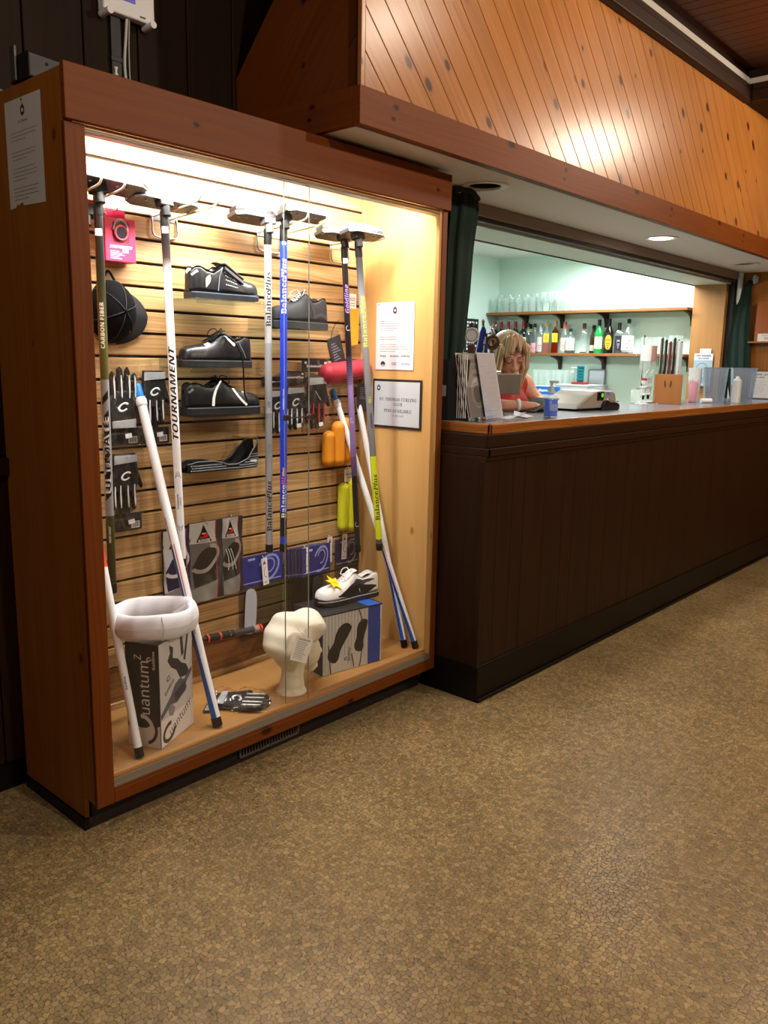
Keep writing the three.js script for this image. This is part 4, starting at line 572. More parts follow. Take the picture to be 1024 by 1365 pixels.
{ const t = thing('padded_ring', 'white padded fabric ring resting on top of the tall carton', 'ring', [.318, .525, -.175]); const N = 56, rows = []; for (let j = 0; j <= 18; j++) { const a = j / 18 * 2 * Math.PI, r = []; for (let i = 0; i <= N; i++) { const b = i / N * 2 * Math.PI, wob = .003 * Math.sin(b * 5 + a) + .0016 * Math.sin(b * 11 + 2 * a); const R = .117 + Math.cos(a) * .019 + wob, y = .042 + Math.sin(a) * .041 * (Math.abs(Math.sin(a)) > .7 ? 1 : .97) + .003 * Math.sin(b * 3 + 1); r.push([Math.cos(b) * R * 1.06, y, Math.sin(b) * R * .96]); } rows.push(r); }
  const fab = M(0xdfe0e8, .85); mesh('ring', loft(rows), fab, t); mesh('seam', tube([[-.045, .078, .112], [-.05, .05, .129], [-.052, .006, .126]], .0012), M(0xa8a8b2, .9), t);
  mesh('overlap_flap', loft([0, .2, .4, .6, .8, 1].map((u) => [[-.03 + u * .125, .062 + .012 * u, .085 - u * .05], [-.03 + u * .12, .02, .08 - u * .045]])), M(0xdfe0e8, .85, { side: THREE.DoubleSide }), t); }
{ const t = thing('crumpled_film', 'crumpled clear film wrapper on the floor against the stile', 'wrapper', [.1, .18, -.09]); const g = new THREE.IcosahedronGeometry(.03, 3).toNonIndexed(); const p = g.attributes.position; for (let i = 0; i < p.count; i++) { const k = .7 + .6 * noise(p.getX(i) * 60 + 9, p.getY(i) * 60 + 9, 99, 99, 4); p.setXYZ(i, p.getX(i) * k * .7, p.getY(i) * k * 1.3 + .033, p.getZ(i) * k * .7); } g.computeVertexNormals(); mesh('film', g, glassy(0xf0f4f6, .15), t); mesh('fold', tube([[-.01, .01, .0], [.006, .03, .012], [.0, .055, .0], [.01, .07, -.004]], .0022), clearPlastic, t); }
// shoe carton
{ const t = thing('shoe_carton', 'blue and grey printed shoe carton under the white shoe', 'box', [1.188, .1755, -.205], -.145); const w = .298, h = .244, d = .2;
  mesh('carton', span(-w / 2, w / 2, 0, h, -d / 2, d / 2, .0015), M(0x22306a, .55), t); mesh('lid', [span(-w / 2 - .0015, w / 2 + .0015, h - .002, h + .003, -d / 2 - .0015, d / 2 + .0015, .001)], M(0x1b1c22, .5), t);
  const fr = canvasTex(512, 420, (g, W, Hh) => { g.fillStyle = '#b9b6b2'; g.fillRect(0, 0, W, Hh); for (let i = 0; i < 26; i++) { g.globalAlpha = .35; g.fillStyle = i % 2 ? '#7f7f80' : '#d6d4d0'; g.fillRect(i * 14, 0, 9, Hh * (.5 + .5 * H(i, 1, 1))); } g.globalAlpha = 1; g.fillStyle = '#1d3f96'; g.fillRect(W * .76, 0, W * .22, Hh); g.fillStyle = '#d8d6d2'; g.fillRect(W * .975, Hh * .0, W * .03, Hh * .25);
    const sh = (x, y, r, s) => { g.save(); g.translate(x, y); g.rotate(r); g.scale(s, s); g.fillStyle = '#17171a'; g.beginPath(); g.moveTo(-115, 20); g.bezierCurveTo(-120, -35, -70, -45, -40, -36); g.bezierCurveTo(0, -30, 20, -60, 70, -52); g.bezierCurveTo(120, -45, 130, 0, 112, 26); g.bezierCurveTo(60, 40, -20, 20, -50, 40); g.bezierCurveTo(-90, 56, -112, 50, -115, 20); g.fill(); g.strokeStyle = '#6a6a70'; g.lineWidth = 2; g.setLineDash([3, 9]); g.beginPath(); g.moveTo(-80, -20); g.lineTo(60, -38); g.stroke(); g.restore(); };
    sh(W * .27, Hh * .5, -.95, 1.25); sh(W * .64, Hh * .46, -1.25, 1.0); g.strokeStyle = '#202024'; g.lineWidth = 9; for (const [a, b, c, e] of [[.09, .5, .13, 1], [.6, 0, .66, .2], [.66, .7, .62, 1], [.52, .98, .48, .74]]) { g.beginPath(); g.moveTo(W * a, Hh * b); g.lineTo(W * c, Hh * e); g.stroke(); } text(g, 'Goldline', W * .44, Hh * .74, 26, { rot: -Math.PI / 2 }); swirl(g, W * .385, Hh * .8, 15, '#222', 6); });
  print('front_print', w - .003, h - .005, fr, t, [0, h / 2 - .001, d / 2 + .0004]);
  mesh('blue_tape', [span(.075, .14, h + .003, h + .0038, -.06, d / 2 + .002, 0)], M(0x2458b8, .4), t); }
// foam head, turned to the side, wearing a headband
const sdSphere = (p, c, r) => Math.hypot(p[0] - c[0], p[1] - c[1], p[2] - c[2]) - r;
const sdEll = (p, c, r) => { const x = (p[0] - c[0]) / r[0], y = (p[1] - c[1]) / r[1], z = (p[2] - c[2]) / r[2], k = Math.hypot(x, y, z); return (k - 1) * Math.min(...r); };
const sdCap = (p, a, b, ra, rb) => { const d = [b[0] - a[0], b[1] - a[1], b[2] - a[2]], e = [p[0] - a[0], p[1] - a[1], p[2] - a[2]]; const t = Math.max(0, Math.min(1, (d[0] * e[0] + d[1] * e[1] + d[2] * e[2]) / (d[0] ** 2 + d[1] ** 2 + d[2] ** 2 + 1e-9))); return Math.hypot(e[0] - d[0] * t, e[1] - d[1] * t, e[2] - d[2] * t) - (ra + (rb - ra) * t); };
const smin = (k, ...v) => v.reduce((a, b) => { const h = Math.max(0, Math.min(1, .5 + .5 * (b - a) / k)); return b + (a - b) * h - k * h * (1 - h); });
function field(fn, c, half, res) { const mc = new MarchingCubes(res, black, false, false, 400000); mc.isolation = 0; const f = mc.field; for (let k = 0; k < res; k++) for (let j = 0; j < res; j++) for (let i = 0; i < res; i++) f[i + j * res + k * res * res] = -fn([c[0] + ((i - res / 2) / (res / 2)) * half, c[1] + ((j - res / 2) / (res / 2)) * half, c[2] + ((k - res / 2) / (res / 2)) * half]);
  mc.update(); const n = mc.count, P = new Float32Array(n * 3), N = new Float32Array(n * 3); for (let i = 0; i < n; i++) for (let k = 0; k < 3; k++) { P[i * 3 + k] = mc.positionArray[i * 3 + k] * half + c[k]; }
  let g = new THREE.BufferGeometry(); g.setAttribute('position', new THREE.BufferAttribute(P, 3)); g = mergeVertices(g, half / res * .02); g.computeVertexNormals(); return g; }
{ const t = thing('foam_head', 'cream mannequin head in profile wearing a puffy cream headband', 'mannequin head', [.865, .176, -.115], .1); const foam = M(0xe2dcc4, .75);
  mesh('head', field((p) => smin(.014, sdCap(p, [-.012, -.01, 0], [-.01, .02, 0], .062, .046), sdCap(p, [-.01, .03, 0], [-.002, .12, 0], .04, .044), sdEll(p, [.0, .175, 0], [.1, .092, .062]), sdEll(p, [.08, .13, 0], [.05, .066, .048]), sdCap(p, [.112, .064, 0], [.095, .066, 0], .017, .025), sdCap(p, [.126, .145, 0], [.146, .112, 0], .009, .012), sdCap(p, [.122, .09, 0], [.132, .088, 0], .01, .009)) , [.02, .13, 0], .16, 72), foam, t);
  mesh('headband', field((p) => { const q = [p[0] * .96 + p[1] * .28, p[1] * .96 - p[0] * .28, p[2]]; return smin(.03, sdEll(p, [.0, .228, 0], [.122, .066, .078]), sdEll(p, [-.075, .2, .01], [.062, .06, .07]), sdEll(p, [-.045, .275, 0], [.04, .035, .05]), sdEll(p, [.06, .255, .01], [.06, .042, .06]), sdEll(p, [.085, .222, 0], [.045, .042, .064])) + .004 * Math.sin(p[0] * 60 + p[1] * 40) * Math.cos(p[1] * 45 - p[0] * 20); }, [0, .22, 0], .18, 64), M(0xe9e4d2, .9), t);
  const tk = print('price_ticket', .066, .09, canvasTex(96, 132, (g, w, h) => { g.fillStyle = '#e6e4de'; g.fillRect(0, 0, w, h); g.fillStyle = '#888'; for (let i = 0; i < 11; i++) g.fillRect(12, 26 + i * 9, 50 + 18 * H(i, 1, 2), 3); text(g, 'HEADBAND', w / 2, 14, 13, { color: '#555' }); }), t, [-.062, .196, .094], [-.12, -.45, -.42]);
  mesh('cord', tube([[-.045, .236, .094], [-.055, .255, .086], [-.06, .27, .07]], .001), white, t); }
// notices
const crest = (g, x, y, s, c) => { g.fillStyle = c; g.beginPath(); g.moveTo(x, y - s * 1.3); g.lineTo(x + s * .35, y - s * .8); g.lineTo(x + s * .8, y - s * .5); g.lineTo(x + s * .75, y + s * .6); g.lineTo(x, y + s * 1.1); g.lineTo(x - s * .75, y + s * .6); g.lineTo(x - s * .8, y - s * .5); g.lineTo(x - s * .35, y - s * .8); g.fill(); g.fillStyle = '#ddd'; g.beginPath(); g.arc(x, y, s * .38, 0, 7); g.fill(); };
const lines = (g, x, y, n, w, lh, s = 1, c = '#777') => { g.fillStyle = c; for (let i = 0; i < n; i++) { let q = x; while (q < x + w * (i === n - 1 ? .55 : .86 + .14 * H(i, n, s))) { const l = 5 + 16 * H(q | 0, i, s); g.fillRect(q, y + i * lh, l, 3.2); q += l + 4; } } };
{ const t = thing('club_notice', 'white club letter with logos along its foot inside the cabinet', 'notice', [1.5475, 1.36, -.242], -Math.PI / 2); print('paper', .211, .277, canvasTex(330, 430, (g, w, h) => { g.fillStyle = '#cfcfd2'; g.fillRect(0, 0, w, h); crest(g, w / 2, 52, 22, '#3a2430'); lines(g, 38, 118, 5, 190, 15, 1, '#4c4c50'); lines(g, 38, 218, 2, 230, 15, 2, '#4c4c50'); lines(g, 38, 266, 4, 240, 15, 3, '#5a5a5e'); ['Simply', 'Northern', 'CURLING'].forEach((s, i) => text(g, s, 66 + i * 98, 342, 17, { italic: i === 1 })); g.fillStyle = '#222'; g.beginPath(); g.arc(66, 398, 22, Math.PI, 0); g.fill(); text(g, 'ROAR', 66, 404, 13); text(g, 'CSC', 164, 392, 24); text(g, 'SCOTIA', 262, 392, 20, { color: '#2a7ab8' }); }), t, [0, .138, .0008]); for (const s of [-1, 1]) mesh('pin', new THREE.SphereGeometry(.003, 8, 6).translate(s * .09, .268, .002), steel, t); }
{ const t = thing('framed_sign', 'black-edged club sign about pins inside the cabinet', 'sign', [1.5475, 1.114, -.222], -Math.PI / 2); mesh('backing', span(-.136, .136, 0, .206, .0003, .0035, .001), M(0x1b1b1d, .5), t); print('paper', .252, .186, canvasTex(512, 376, (g, w, h) => { g.fillStyle = '#bcbfc4'; g.fillRect(0, 0, w, h); crest(g, 50, 56, 24, '#262228'); text(g, 'ST. THOMAS CURLING', w * .53, h * .4, 37, { font: 'serif', color: '#2a2a2c' }); text(g, 'CLUB', w * .53, h * .51, 37, { font: 'serif', color: '#2a2a2c' }); text(g, 'PINS AVAILABLE', w * .53, h * .66, 36, { font: 'serif', color: '#2a2a2c' }); text(g, 'AT THE BAR', w * .53, h * .77, 22, { font: 'serif', color: '#777' }); }), t, [0, .103, .0042]); }
{ const t = thing('letter_notice', 'white letter with torn foot taped to the outer cabinet side', 'notice', [-.0008, 1.789, -.217], -Math.PI / 2); const g = extr(poly([[-.103, 0], [-.068, .002], [-.06, .012], [-.052, .006], [-.03, .014], [-.02, .004], [.103, .0], [.103, .274], [-.103, .276]]), .0006, 0), uv = g.attributes.uv, p = g.attributes.position; for (let i = 0; i < p.count; i++) uv.setXY(i, (p.getX(i) + .103) / .206, p.getY(i) / .276); mesh('paper', g, TX(canvasTex(320, 430, (c, w, h) => { c.fillStyle = '#c9c7c8'; c.fillRect(0, 0, w, h); crest(c, w / 2, 52, 22, '#4a1c24'); text(c, 'St. Thomas', w / 2, 92, 15, { font: 'serif', color: '#444' }); lines(c, 48, 130, 3, 230, 15, 4, '#666'); lines(c, 48, 206, 3, 230, 15, 5, '#666'); lines(c, 48, 272, 4, 220, 15, 6, '#666'); lines(c, 48, 350, 4, 220, 15, 7, '#555'); }), .7), t); mesh('pin', new THREE.SphereGeometry(.003, 8, 6).translate(0, .268, .002), steel, t); }
// things on and above the cabinet
{ const t = thing('wall_router', 'white wireless box with two stubby feet high on the dark wall', 'router', [.455, 2.44, -.462]); const w2 = M(0xf2f2f4, .45); mesh('body', span(-.085, .095, .0, .16, .004, .04, .006, 2), w2, t); for (const x of [-.075, .075]) mesh('foot', new THREE.CylinderGeometry(.011, .011, .055, 16).rotateX(Math.PI / 2).translate(x, -.006, .035), w2, t); print('status_window', .05, .016, null, t, [.0, .05, .0405], [0, 0, 0], .001, M(0x6a62b8, .3, { emissive: 0x5a50c0, emissiveIntensity: .25 })); print('badge', .02, .005, null, t, [.05, .012, .0405], [0, 0, 0], .0006, M(0x55555a, .5)); }
{ const t = thing('white_cable', 'white cable dropping from the wall box behind the cabinet', 'cable', [0, 0, 0]); mesh('cable', tube([[.46, 2.45, -.44], [.455, 2.4, -.44], [.452, 2.3, -.45], [.466, 2.2, -.455], [.48, 2.1, -.46]], .0045, 8, 40), M(0xc9c7c6, .5), t); mesh('thin_lead', tube([[.468, 2.45, -.44], [.466, 2.34, -.445], [.472, 2.24, -.45], [.5, 2.13, -.458], [.51, 2.1, -.46]], .002, 6, 40), M(0xb9b5b2, .5), t); }
{ const t = thing('cable_trunk', 'black cable trunk running up the wall behind the white lead', 'trunking', [.425, 2.108, -.4615]); mesh('cover', span(-.018, .018, 0, .36, .0, .012, .003), M(0x0d0e10, .5), t); mesh('joint', span(-.02, .02, .2, .215, 0, .014, .002), M(0x15161a, .5), t); }
{ const t = thing('black_case', 'low black device case lying on top of the cabinet', 'device', [.05, 2.106, -.28]); mesh('case', extr(poly([[-.05, 0], [.17, 0], [.16, .03], [.09, .055], [-.05, .062]]), .11, .004), M(0x0c0c0d, .45), t); mesh('bracket', span(-.058, -.052, 0, .085, .02, .05, .001), M(0x55504c, .4, { metalness: .5 }), t); mesh('button', new THREE.SphereGeometry(.004, 8, 6).translate(.0, .04, .111), M(0x3a3a3c, .4), t); }
{ const t = thing('white_pin', 'tiny white push pin standing on the cabinet top edge', 'pin', [.145, 2.1065, .008]); mesh('head', lathe([[0, .022], [.0045, .021], [.0042, .018], [.0025, .014], [.003, .006], [.0055, .003], [.0055, 0], [0, 0]], 14), M(0xdadad6, .4), t); }
{ const t = thing('loose_cable', 'pale cable trailing over the cabinet top toward the wall', 'cable', [0, 0, 0]); mesh('cable', tube([[-.11, 2.21, -.455], [-.03, 2.16, -.45], [.04, 2.125, -.42], [.1, 2.11, -.4], [.2, 2.11, -.42]], .004, 8, 40), M(0xa9a4a0, .5), t); mesh('plug', box(.03, .012, .018, .21, 2.113, -.42, .003), M(0x8f8a86, .5), t); }
// ---------------------------------------------------------------- bar: shelves, glasses, bottles
const shelfTop = { upper: 1.867, lower: 1.495 };
function wallShelf(label, y) {
  const t = thing('wall_shelf', label, 'shelf', [5.55, y, -1.6]);
  mesh('board', metric(span(0, .199, -.024, 0, -.975, .975, .003), 'z'), TX(T.maple, .5, { color: 0xb49078 }), t);
  for (const z of [-.64, -.255, .185, .95]) mesh('bracket', extr(poly([[.199, -.024], [.02, -.024], [.03, -.036], [.11, -.05], [.155, -.07], [.172, -.11], [.176, -.145], [.199, -.145]]), .03, .003).translate(0, 0, z - .015), TX(T.dark, .5, { color: 0xffe0c8 }), t);
}
wallShelf('upper oak shelf of drinking glasses on the mint wall', shelfTop.upper); wallShelf('lower oak shelf lined with liquor bottles on the mint wall', shelfTop.lower);
const glassMat = M(0xf4faf8, .04, { transmission: .8, thickness: 0, ior: 1.5, side: THREE.DoubleSide });
const bottleGlass = M(0xf4faf8, .04, { transmission: .94, thickness: 0, ior: 1.5, side: THREE.DoubleSide });
const ORD = ['first', 'second', 'third', 'fourth', 'fifth', 'sixth', 'seventh', 'eighth', 'ninth'];
const tumblerG = lathe([[0, .004], [.024, .003], [.027, .006], [.033, .13], [.034, .132]], 20);
const stemG = lathe([[0, 0], [.032, .001], [.033, .003], [.006, .007], [.004, .02], [.004, .06], [.008, .07], [.03, .09], [.038, .12], [.036, .155], [.033, .172]], 20);
const shotG = lathe([[0, .001], [.018, .001], [.02, .003], [.025, .058]], 16);
function glass(kind, x, y, z, label, group, h = 1) { const t = thing(kind === 'stem' ? 'stemmed_glass' : 'drinking_glass', label, 'glass', [x, y, z], 0, group); mesh('bowl', kind === 'stem' ? stemG : kind === 'shot' ? shotG : tumblerG, glassMat, t); t.scale.set(1, h, 1); mesh('foot_ring', new THREE.TorusGeometry(kind === 'stem' ? .031 : kind === 'shot' ? .018 : .024, .0016, 6, 20).rotateX(Math.PI / 2).translate(0, .0017, 0), glassMat, t); return t; }
for (let i = 0; i < 9; i++) glass('tumbler', 5.6 + (i % 2) * .008, shelfTop.upper, -2.53 + i * .072, ORD[i] + ' plain tumbler from the room corner on the upper shelf', 'tumblers at the corner end of the upper shelf');
for (let i = 0; i < 7; i++) glass('stem', 5.685, shelfTop.upper, -2.5 + i * .095, ORD[i] + ' stemmed glass from the corner in the row behind the tumblers', 'stemmed glasses behind the upper tumblers');
for (let i = 0; i < 5; i++) glass('stem', 5.6, shelfTop.upper, -1.88 - (i - 2) * .075 + .05, ORD[4 - i] + ' taller stemmed glass, counting from the tumblers, on the upper shelf', 'taller stemmed glasses on the upper shelf', 1.02);
for (let i = 0; i < 4; i++) glass('tumbler', 5.64, shelfTop.upper, -1.52 + i * .2, ORD[i] + ' of the widely spaced tumblers on the brightest stretch of shelf', 'spaced tumblers on the upper shelf');
glass('shot', 5.62, shelfTop.lower, -1.115, 'small shot glass beside the round clear bottle, nearer the corner'); glass('shot', 5.62, shelfTop.lower, -1.055, 'small shot glass between the other shot glass and tall tumblers');
for (let i = 0; i < 5; i++) glass('tumbler', 5.61 + (i % 2) * .05, shelfTop.lower, -.99 + i * .072, ORD[4 - i] + ' tall tumbler from the wooden jamb on the bottle shelf', 'tumblers at the jamb end of the bottle shelf', i > 2 ? 1.15 : 1.05);
// bottles: profile by kind, level of the drink, cap, curved label
const bottleProfile = { wine: [[0, 0], [.036, 0], [.0375, .004], [.0375, .175], [.034, .2], [.018, .222], [.0145, .235], [.014, .3]], tall: [[0, 0], [.036, 0], [.0385, .004], [.0385, .165], [.035, .19], [.019, .23], [.0145, .25], [.014, .3]], square: [[0, 0], [.043, 0], [.046, .004], [.046, .155], [.042, .175], [.02, .195], [.0155, .21], [.015, .26]], squat: [[0, 0], [.05, 0], [.056, .006], [.056, .11], [.05, .145], [.024, .165], [.016, .175], [.0155, .215]], round: [[0, 0], [.05, 0], [.056, .006], [.058, .1], [.054, .155], [.035, .195], [.018, .22], [.015, .24], [.0145, .29]] };
function bottle(label, z, h, kind, gc, lc, fill, cap, lab, o = {}) {
  const t = thing('liquor_bottle', label, 'bottle', [o.x ?? 5.655, o.y ?? shelfTop.lower, z], -1.2), pr = bottleProfile[kind], H0 = pr[pr.length - 1][1], k = h / H0, rk = o.r ?? 1, P = pr.map(([r, y]) => [r * rk, y * k]);
  const n = kind === 'square' ? 4 : 28, geo = (pts) => { const g = lathe(pts, n); if (n === 4) { g.rotateY(Math.PI / 4); return toCreasedNormals(g, .6); } return g; };
  mesh('glass', geo(P), gc === 'clear' ? bottleGlass : gc.t ? glassy(gc.c, .04) : M(gc.c ?? gc, .12), t);
  if (lc) { const top = h * fill, L = P.filter(([, y]) => y < top).map(([r, y]) => [Math.max(0, r - .003), Math.max(.003, y)]); const last = P.find(([, y]) => y >= top); L.push([Math.max(.004, Math.min(L[L.length - 1][0], last[0])), top], [0, top]); mesh('drink', geo(L), M(lc, .25), t); }
  mesh('cap', [lathe([[0, h + .004], [.0145, h + .003], [.016, h - .002], [.016, h - (o.capL ?? .03)], [.0145, h - (o.capL ?? .03)]], 20)], M(cap, .4), t);
  if (lab) { const [y0, y1, c, c2] = lab, R = P.reduce((m, p) => Math.max(m, p[0]), 0) + .0006; let g = n === 4 ? new THREE.PlaneGeometry(R * 1.25, (y1 - y0) * h).translate(0, 0, R * .7071 + .0008) : new THREE.CylinderGeometry(R, R, (y1 - y0) * h, 16, 1, true, -1.05, 2.1); g.translate(0, (y0 + y1) / 2 * h, 0);
    mesh('label', g, TX(canvasTex(96, 96, (q, w, hh) => { q.fillStyle = c; q.fillRect(0, 0, w, hh); q.fillStyle = c2; if (o.oval) { q.beginPath(); q.ellipse(w / 2, hh / 2, 36, 44, 0, 0, 7); q.fill(); q.fillStyle = '#2a1a10'; } if (lab[4]) text(q, lab[4], w / 2, hh * .34, 20, { color: o.oval ? '#2a1a10' : c2, font: 'serif', sx: .8 }); q.globalAlpha = .8; q.fillRect(w * .3, hh * .55, w * .4, 5); q.fillRect(w * .34, hh * .68, w * .32, 4); q.beginPath(); q.arc(w / 2, hh * .84, 6, 0, 7); q.fill(); }), .5, { side: THREE.DoubleSide }), t); }
  return t;
}
const greenD = { c: 0x14231a }, amber = { c: 0xd8a050, t: 1 }, greenG = { c: 0x18913c };
['nearest the room corner', 'second from the room corner', 'third from the room corner', 'fourth from the room corner', 'closest to the bartender hair'].forEach((w, i) => bottle('red-capsuled dark wine bottle, ' + w, [-2.545, -2.47, -2.39, -2.31, -2.22][i], .29, 'wine', greenD, null, 0, 0xb02430, [.12, .5, '#cfc8b8', '#555'], { capL: .062 }));
bottle('dark green bottle with pale yellow neck band by the red-capped wine', -2.175, .265, 'wine', greenD, null, 0, 0x17181a, [.72, .84, '#cfd28a', '#888'], { capL: .02, x: 5.71 });
bottle('plain clear bottle with black cap before the pink-labelled bottle', -2.165, .27, 'tall', 'clear', 0x1b1e24, .3, 0x1a1a1c, null, { r: .9 });
bottle('slim clear bottle with pink label and black cap', -2.095, .265, 'tall', 'clear', 0xd9a6ae, .35, 0x1c1a1c, [.06, .34, '#d8a0a8', '#7a2a3a'], { r: .95 });
bottle('clear bottle with white and red label and silver neck', -2.03, .265, 'tall', 'clear', null, 0, 0xb8bcc2, [.05, .55, '#dccfcb', '#b04038'], { r: .9, capL: .07 });
bottle('yellow-labelled tequila bottle in clear glass with red base band', -1.965, .285, 'square', 'clear', 0x9a3a24, .32, 0xcfb07a, [.34, .62, '#e8c22a', '#3a2a10', 'Jose'], { r: .86, capL: .05 });
bottle('yellow-labelled tequila bottle in amber glass beside its clear twin', -1.875, .29, 'square', amber, 0x8a3020, .32, 0xcfa870, [.34, .62, '#e8c22a', '#3a2a10', 'Jose'], { r: .9, capL: .05 });
bottle('clear bottle with orange cap and red-white label', -1.78, .275, 'tall', 'clear', null, 0, 0xd8683a, [.08, .5, '#dfd0c6', '#c8502e'], { capL: .055 });
bottle('squat cream-labelled bottle of dark liquor with black stopper', -1.72, .215, 'squat', 'clear', 0x2a1a14, .42, 0x141414, [.12, .62, '#d9d6c2', '#5a5648'], { capL: .022, r: .85 });
bottle('clear rye bottle with dark red cap and white foot band', -1.585, .26, 'square', 'clear', 0x6a5a3a, .12, 0x4a1a22, [.06, .16, '#e6e4de', '#888'], { r: .86, capL: .045 });
bottle('small dark amber bottle half behind the green bottle', -1.515, .245, 'tall', { c: 0x3a2416 }, null, 0, 0x17140f, [.1, .3, '#cfc8b8', '#555'], { x: 5.7, r: .8 });
bottle('bright green whiskey bottle with cream label', -1.44, .29, 'tall', greenG, null, 0, 0x1c2018, [.14, .5, '#d8dab0', '#4a6a3a'], { capL: .05 });
bottle('black liqueur bottle with yellow oval label', -1.345, .295, 'tall', { c: 0x17100e }, null, 0, 0x101010, [.1, .56, '#17100e', '#e0a424', 'Kahlua'], { oval: true, capL: .03, r: 1.05 });
bottle('square black-labelled whiskey bottle with black neck wrap', -1.25, .26, 'square', 'clear', 0x2a2a34, .5, 0x121214, [.12, .58, '#1c1d24', '#c9ccd6', 'JACK'], { capL: .06 });
bottle('large round clear bottle with white label and black cap', -1.165, .29, 'round', 'clear', 0x2a1a12, .04, 0x17181a, [.1, .52, '#e2e0d4', '#444', 'RUM'], { capL: .032 });
// ice machine, glass tray, pump, cups, whiteboard
{ const t = thing('bar_cooler', 'white bar cooler with a glowing blue sign strip behind the bartender', 'cooler', [5.37, 0, -1.68]); const w = M(0xc9cdcf, .4);
  mesh('cabinet', [span(.0, .37, .02, 1.205, -.31, .31, .008), span(.0, .37, 1.205, 1.225, .0, .31, .004)], w, t); mesh('door', span(-.02, 0, .1, 1.0, -.3, .3, .006), M(0x6d5f5a, .5), t); mesh('door_handle', extr(poly([[-.28, 1.045], [.04, 1.045], [.06, 1.07], [.04, 1.1], [-.28, 1.1]]), .03, .008).rotateY(-Math.PI / 2).translate(0, 0, 0), M(0xd9dcde, .35), t);
  mesh('sign_panel', span(-.006, 0, 1.13, 1.2, -.3, .05, .002).toNonIndexed(), M(0x1a6ec0, .3, { emissive: 0x1a7fd8, emissiveIntensity: .55 }), t); print('sign_print', .34, .06, canvasTex(256, 48, (g, W, Hh) => { const q = g.createLinearGradient(0, 0, 0, Hh); g.fillStyle = '#1c6fc4'; g.fillRect(0, 0, W, Hh); g.fillStyle = '#9fd8f4'; g.beginPath(); g.moveTo(0, Hh * .8); g.quadraticCurveTo(W * .5, Hh * .1, W, Hh * .75); g.quadraticCurveTo(W * .5, Hh * .5, 0, Hh); g.fill(); text(g, 'Pepsi', W / 2, Hh * .45, 26, { color: '#fff', italic: true }); }), t, [-.0072, 1.165, -.125], [0, -Math.PI / 2, 0]);
  mesh('ice_drawer', span(-.014, 0, 1.03, 1.11, .09, .3, .006), w, t); }
for (let i = 0; i < 7; i++) glass('tumbler', 5.46 + (i % 2) * .01, 1.2065, -1.935 + i * .06, ORD[i] + ' tumbler from the corner drying on the bar cooler', 'tumblers drying on the bar cooler', 1.05);
{ const t = thing('pump_bottle', 'clear soap bottle with white pump head on the bar cooler', 'bottle', [5.45, 1.226, -1.56]); mesh('bottle', lathe([[0, 0], [.024, 0], [.026, .004], [.026, .08], [.012, .095], [.012, .1]]), clearPlastic, t); mesh('pump', [cyl(.013, .012, .018, 0, .098), cyl(.004, .004, .03, 0, .11), box(.02, .01, .05, 0, .143, .012, .004)], white, t); }
{ const t = thing('cup_stack', 'stack of teal ribbed plastic cups on a red tray', 'cups', [5.45, 1.246, -1.485]); for (let i = 0; i < 5; i++) mesh('cup', lathe([[0, .001], [.026, 0], [.034, .03], [.0345, .034], [.033, .034], [.025, .004]]).translate(0, i * .026, 0), M(0x1494a8, .35), t); }
{ const t = thing('red_tray', 'small red tray under the teal cups', 'tray', [5.45, 1.226, -1.485]); mesh('tray', [span(-.05, .05, .0, .008, -.06, .06, .003), span(-.05, .05, .008, .019, -.06, -.054, .002), span(-.05, .05, .008, .019, .054, .06, .002), span(-.05, -.044, .008, .019, -.054, .054, .002), span(.044, .05, .008, .019, -.054, .054, .002)], M(0xb03028, .4), t); }
{ const t = thing('whiteboard', 'small whiteboard with grey frame leaning on the mint wall', 'board', [5.738, 1.18, -1.475]); print('panel', .15, .17, null, t, [-.006, .085, 0], [0, -Math.PI / 2, 0], .006, M(0xdfe3ea, .25)); for (const [a, b, c, d] of [[-.085, .085, .165, .178], [-.085, .085, -.008, .005]]) mesh('frame', span(-.014, .0, c, d, a, b, .002), M(0x7d8a90, .4), t); for (const a of [-.085, .072]) mesh('frame', span(-.014, 0, .005, .165, a, a + .013, .002), M(0x7d8a90, .4), t); mesh('ledge', span(-.1, 0, -.01, -.003, -.09, .09, .001), M(0x7d8a90, .4), t); }
{ const t = thing('wall_chart', 'black and white framed chart on the far mint wall', 'poster', [5.33, 1.49, -2.578]); mesh('frame', span(-.12, .085, 0, .31, 0, .012, .002), M(0x141416, .4), t); print('sheet', .185, .29, canvasTex(128, 200, (g, w, h) => { g.fillStyle = '#151517'; g.fillRect(0, 0, w, h); g.fillStyle = '#e8e8e8'; for (let i = 0; i < 9; i++) for (let j = 0; j < 5; j++) if (H(i, j, 4) > .35) g.fillRect(8 + j * 24, 10 + i * 21, 8 + 13 * H(j, i, 3), 13); }), t, [-.0175, .155, .0125]); }
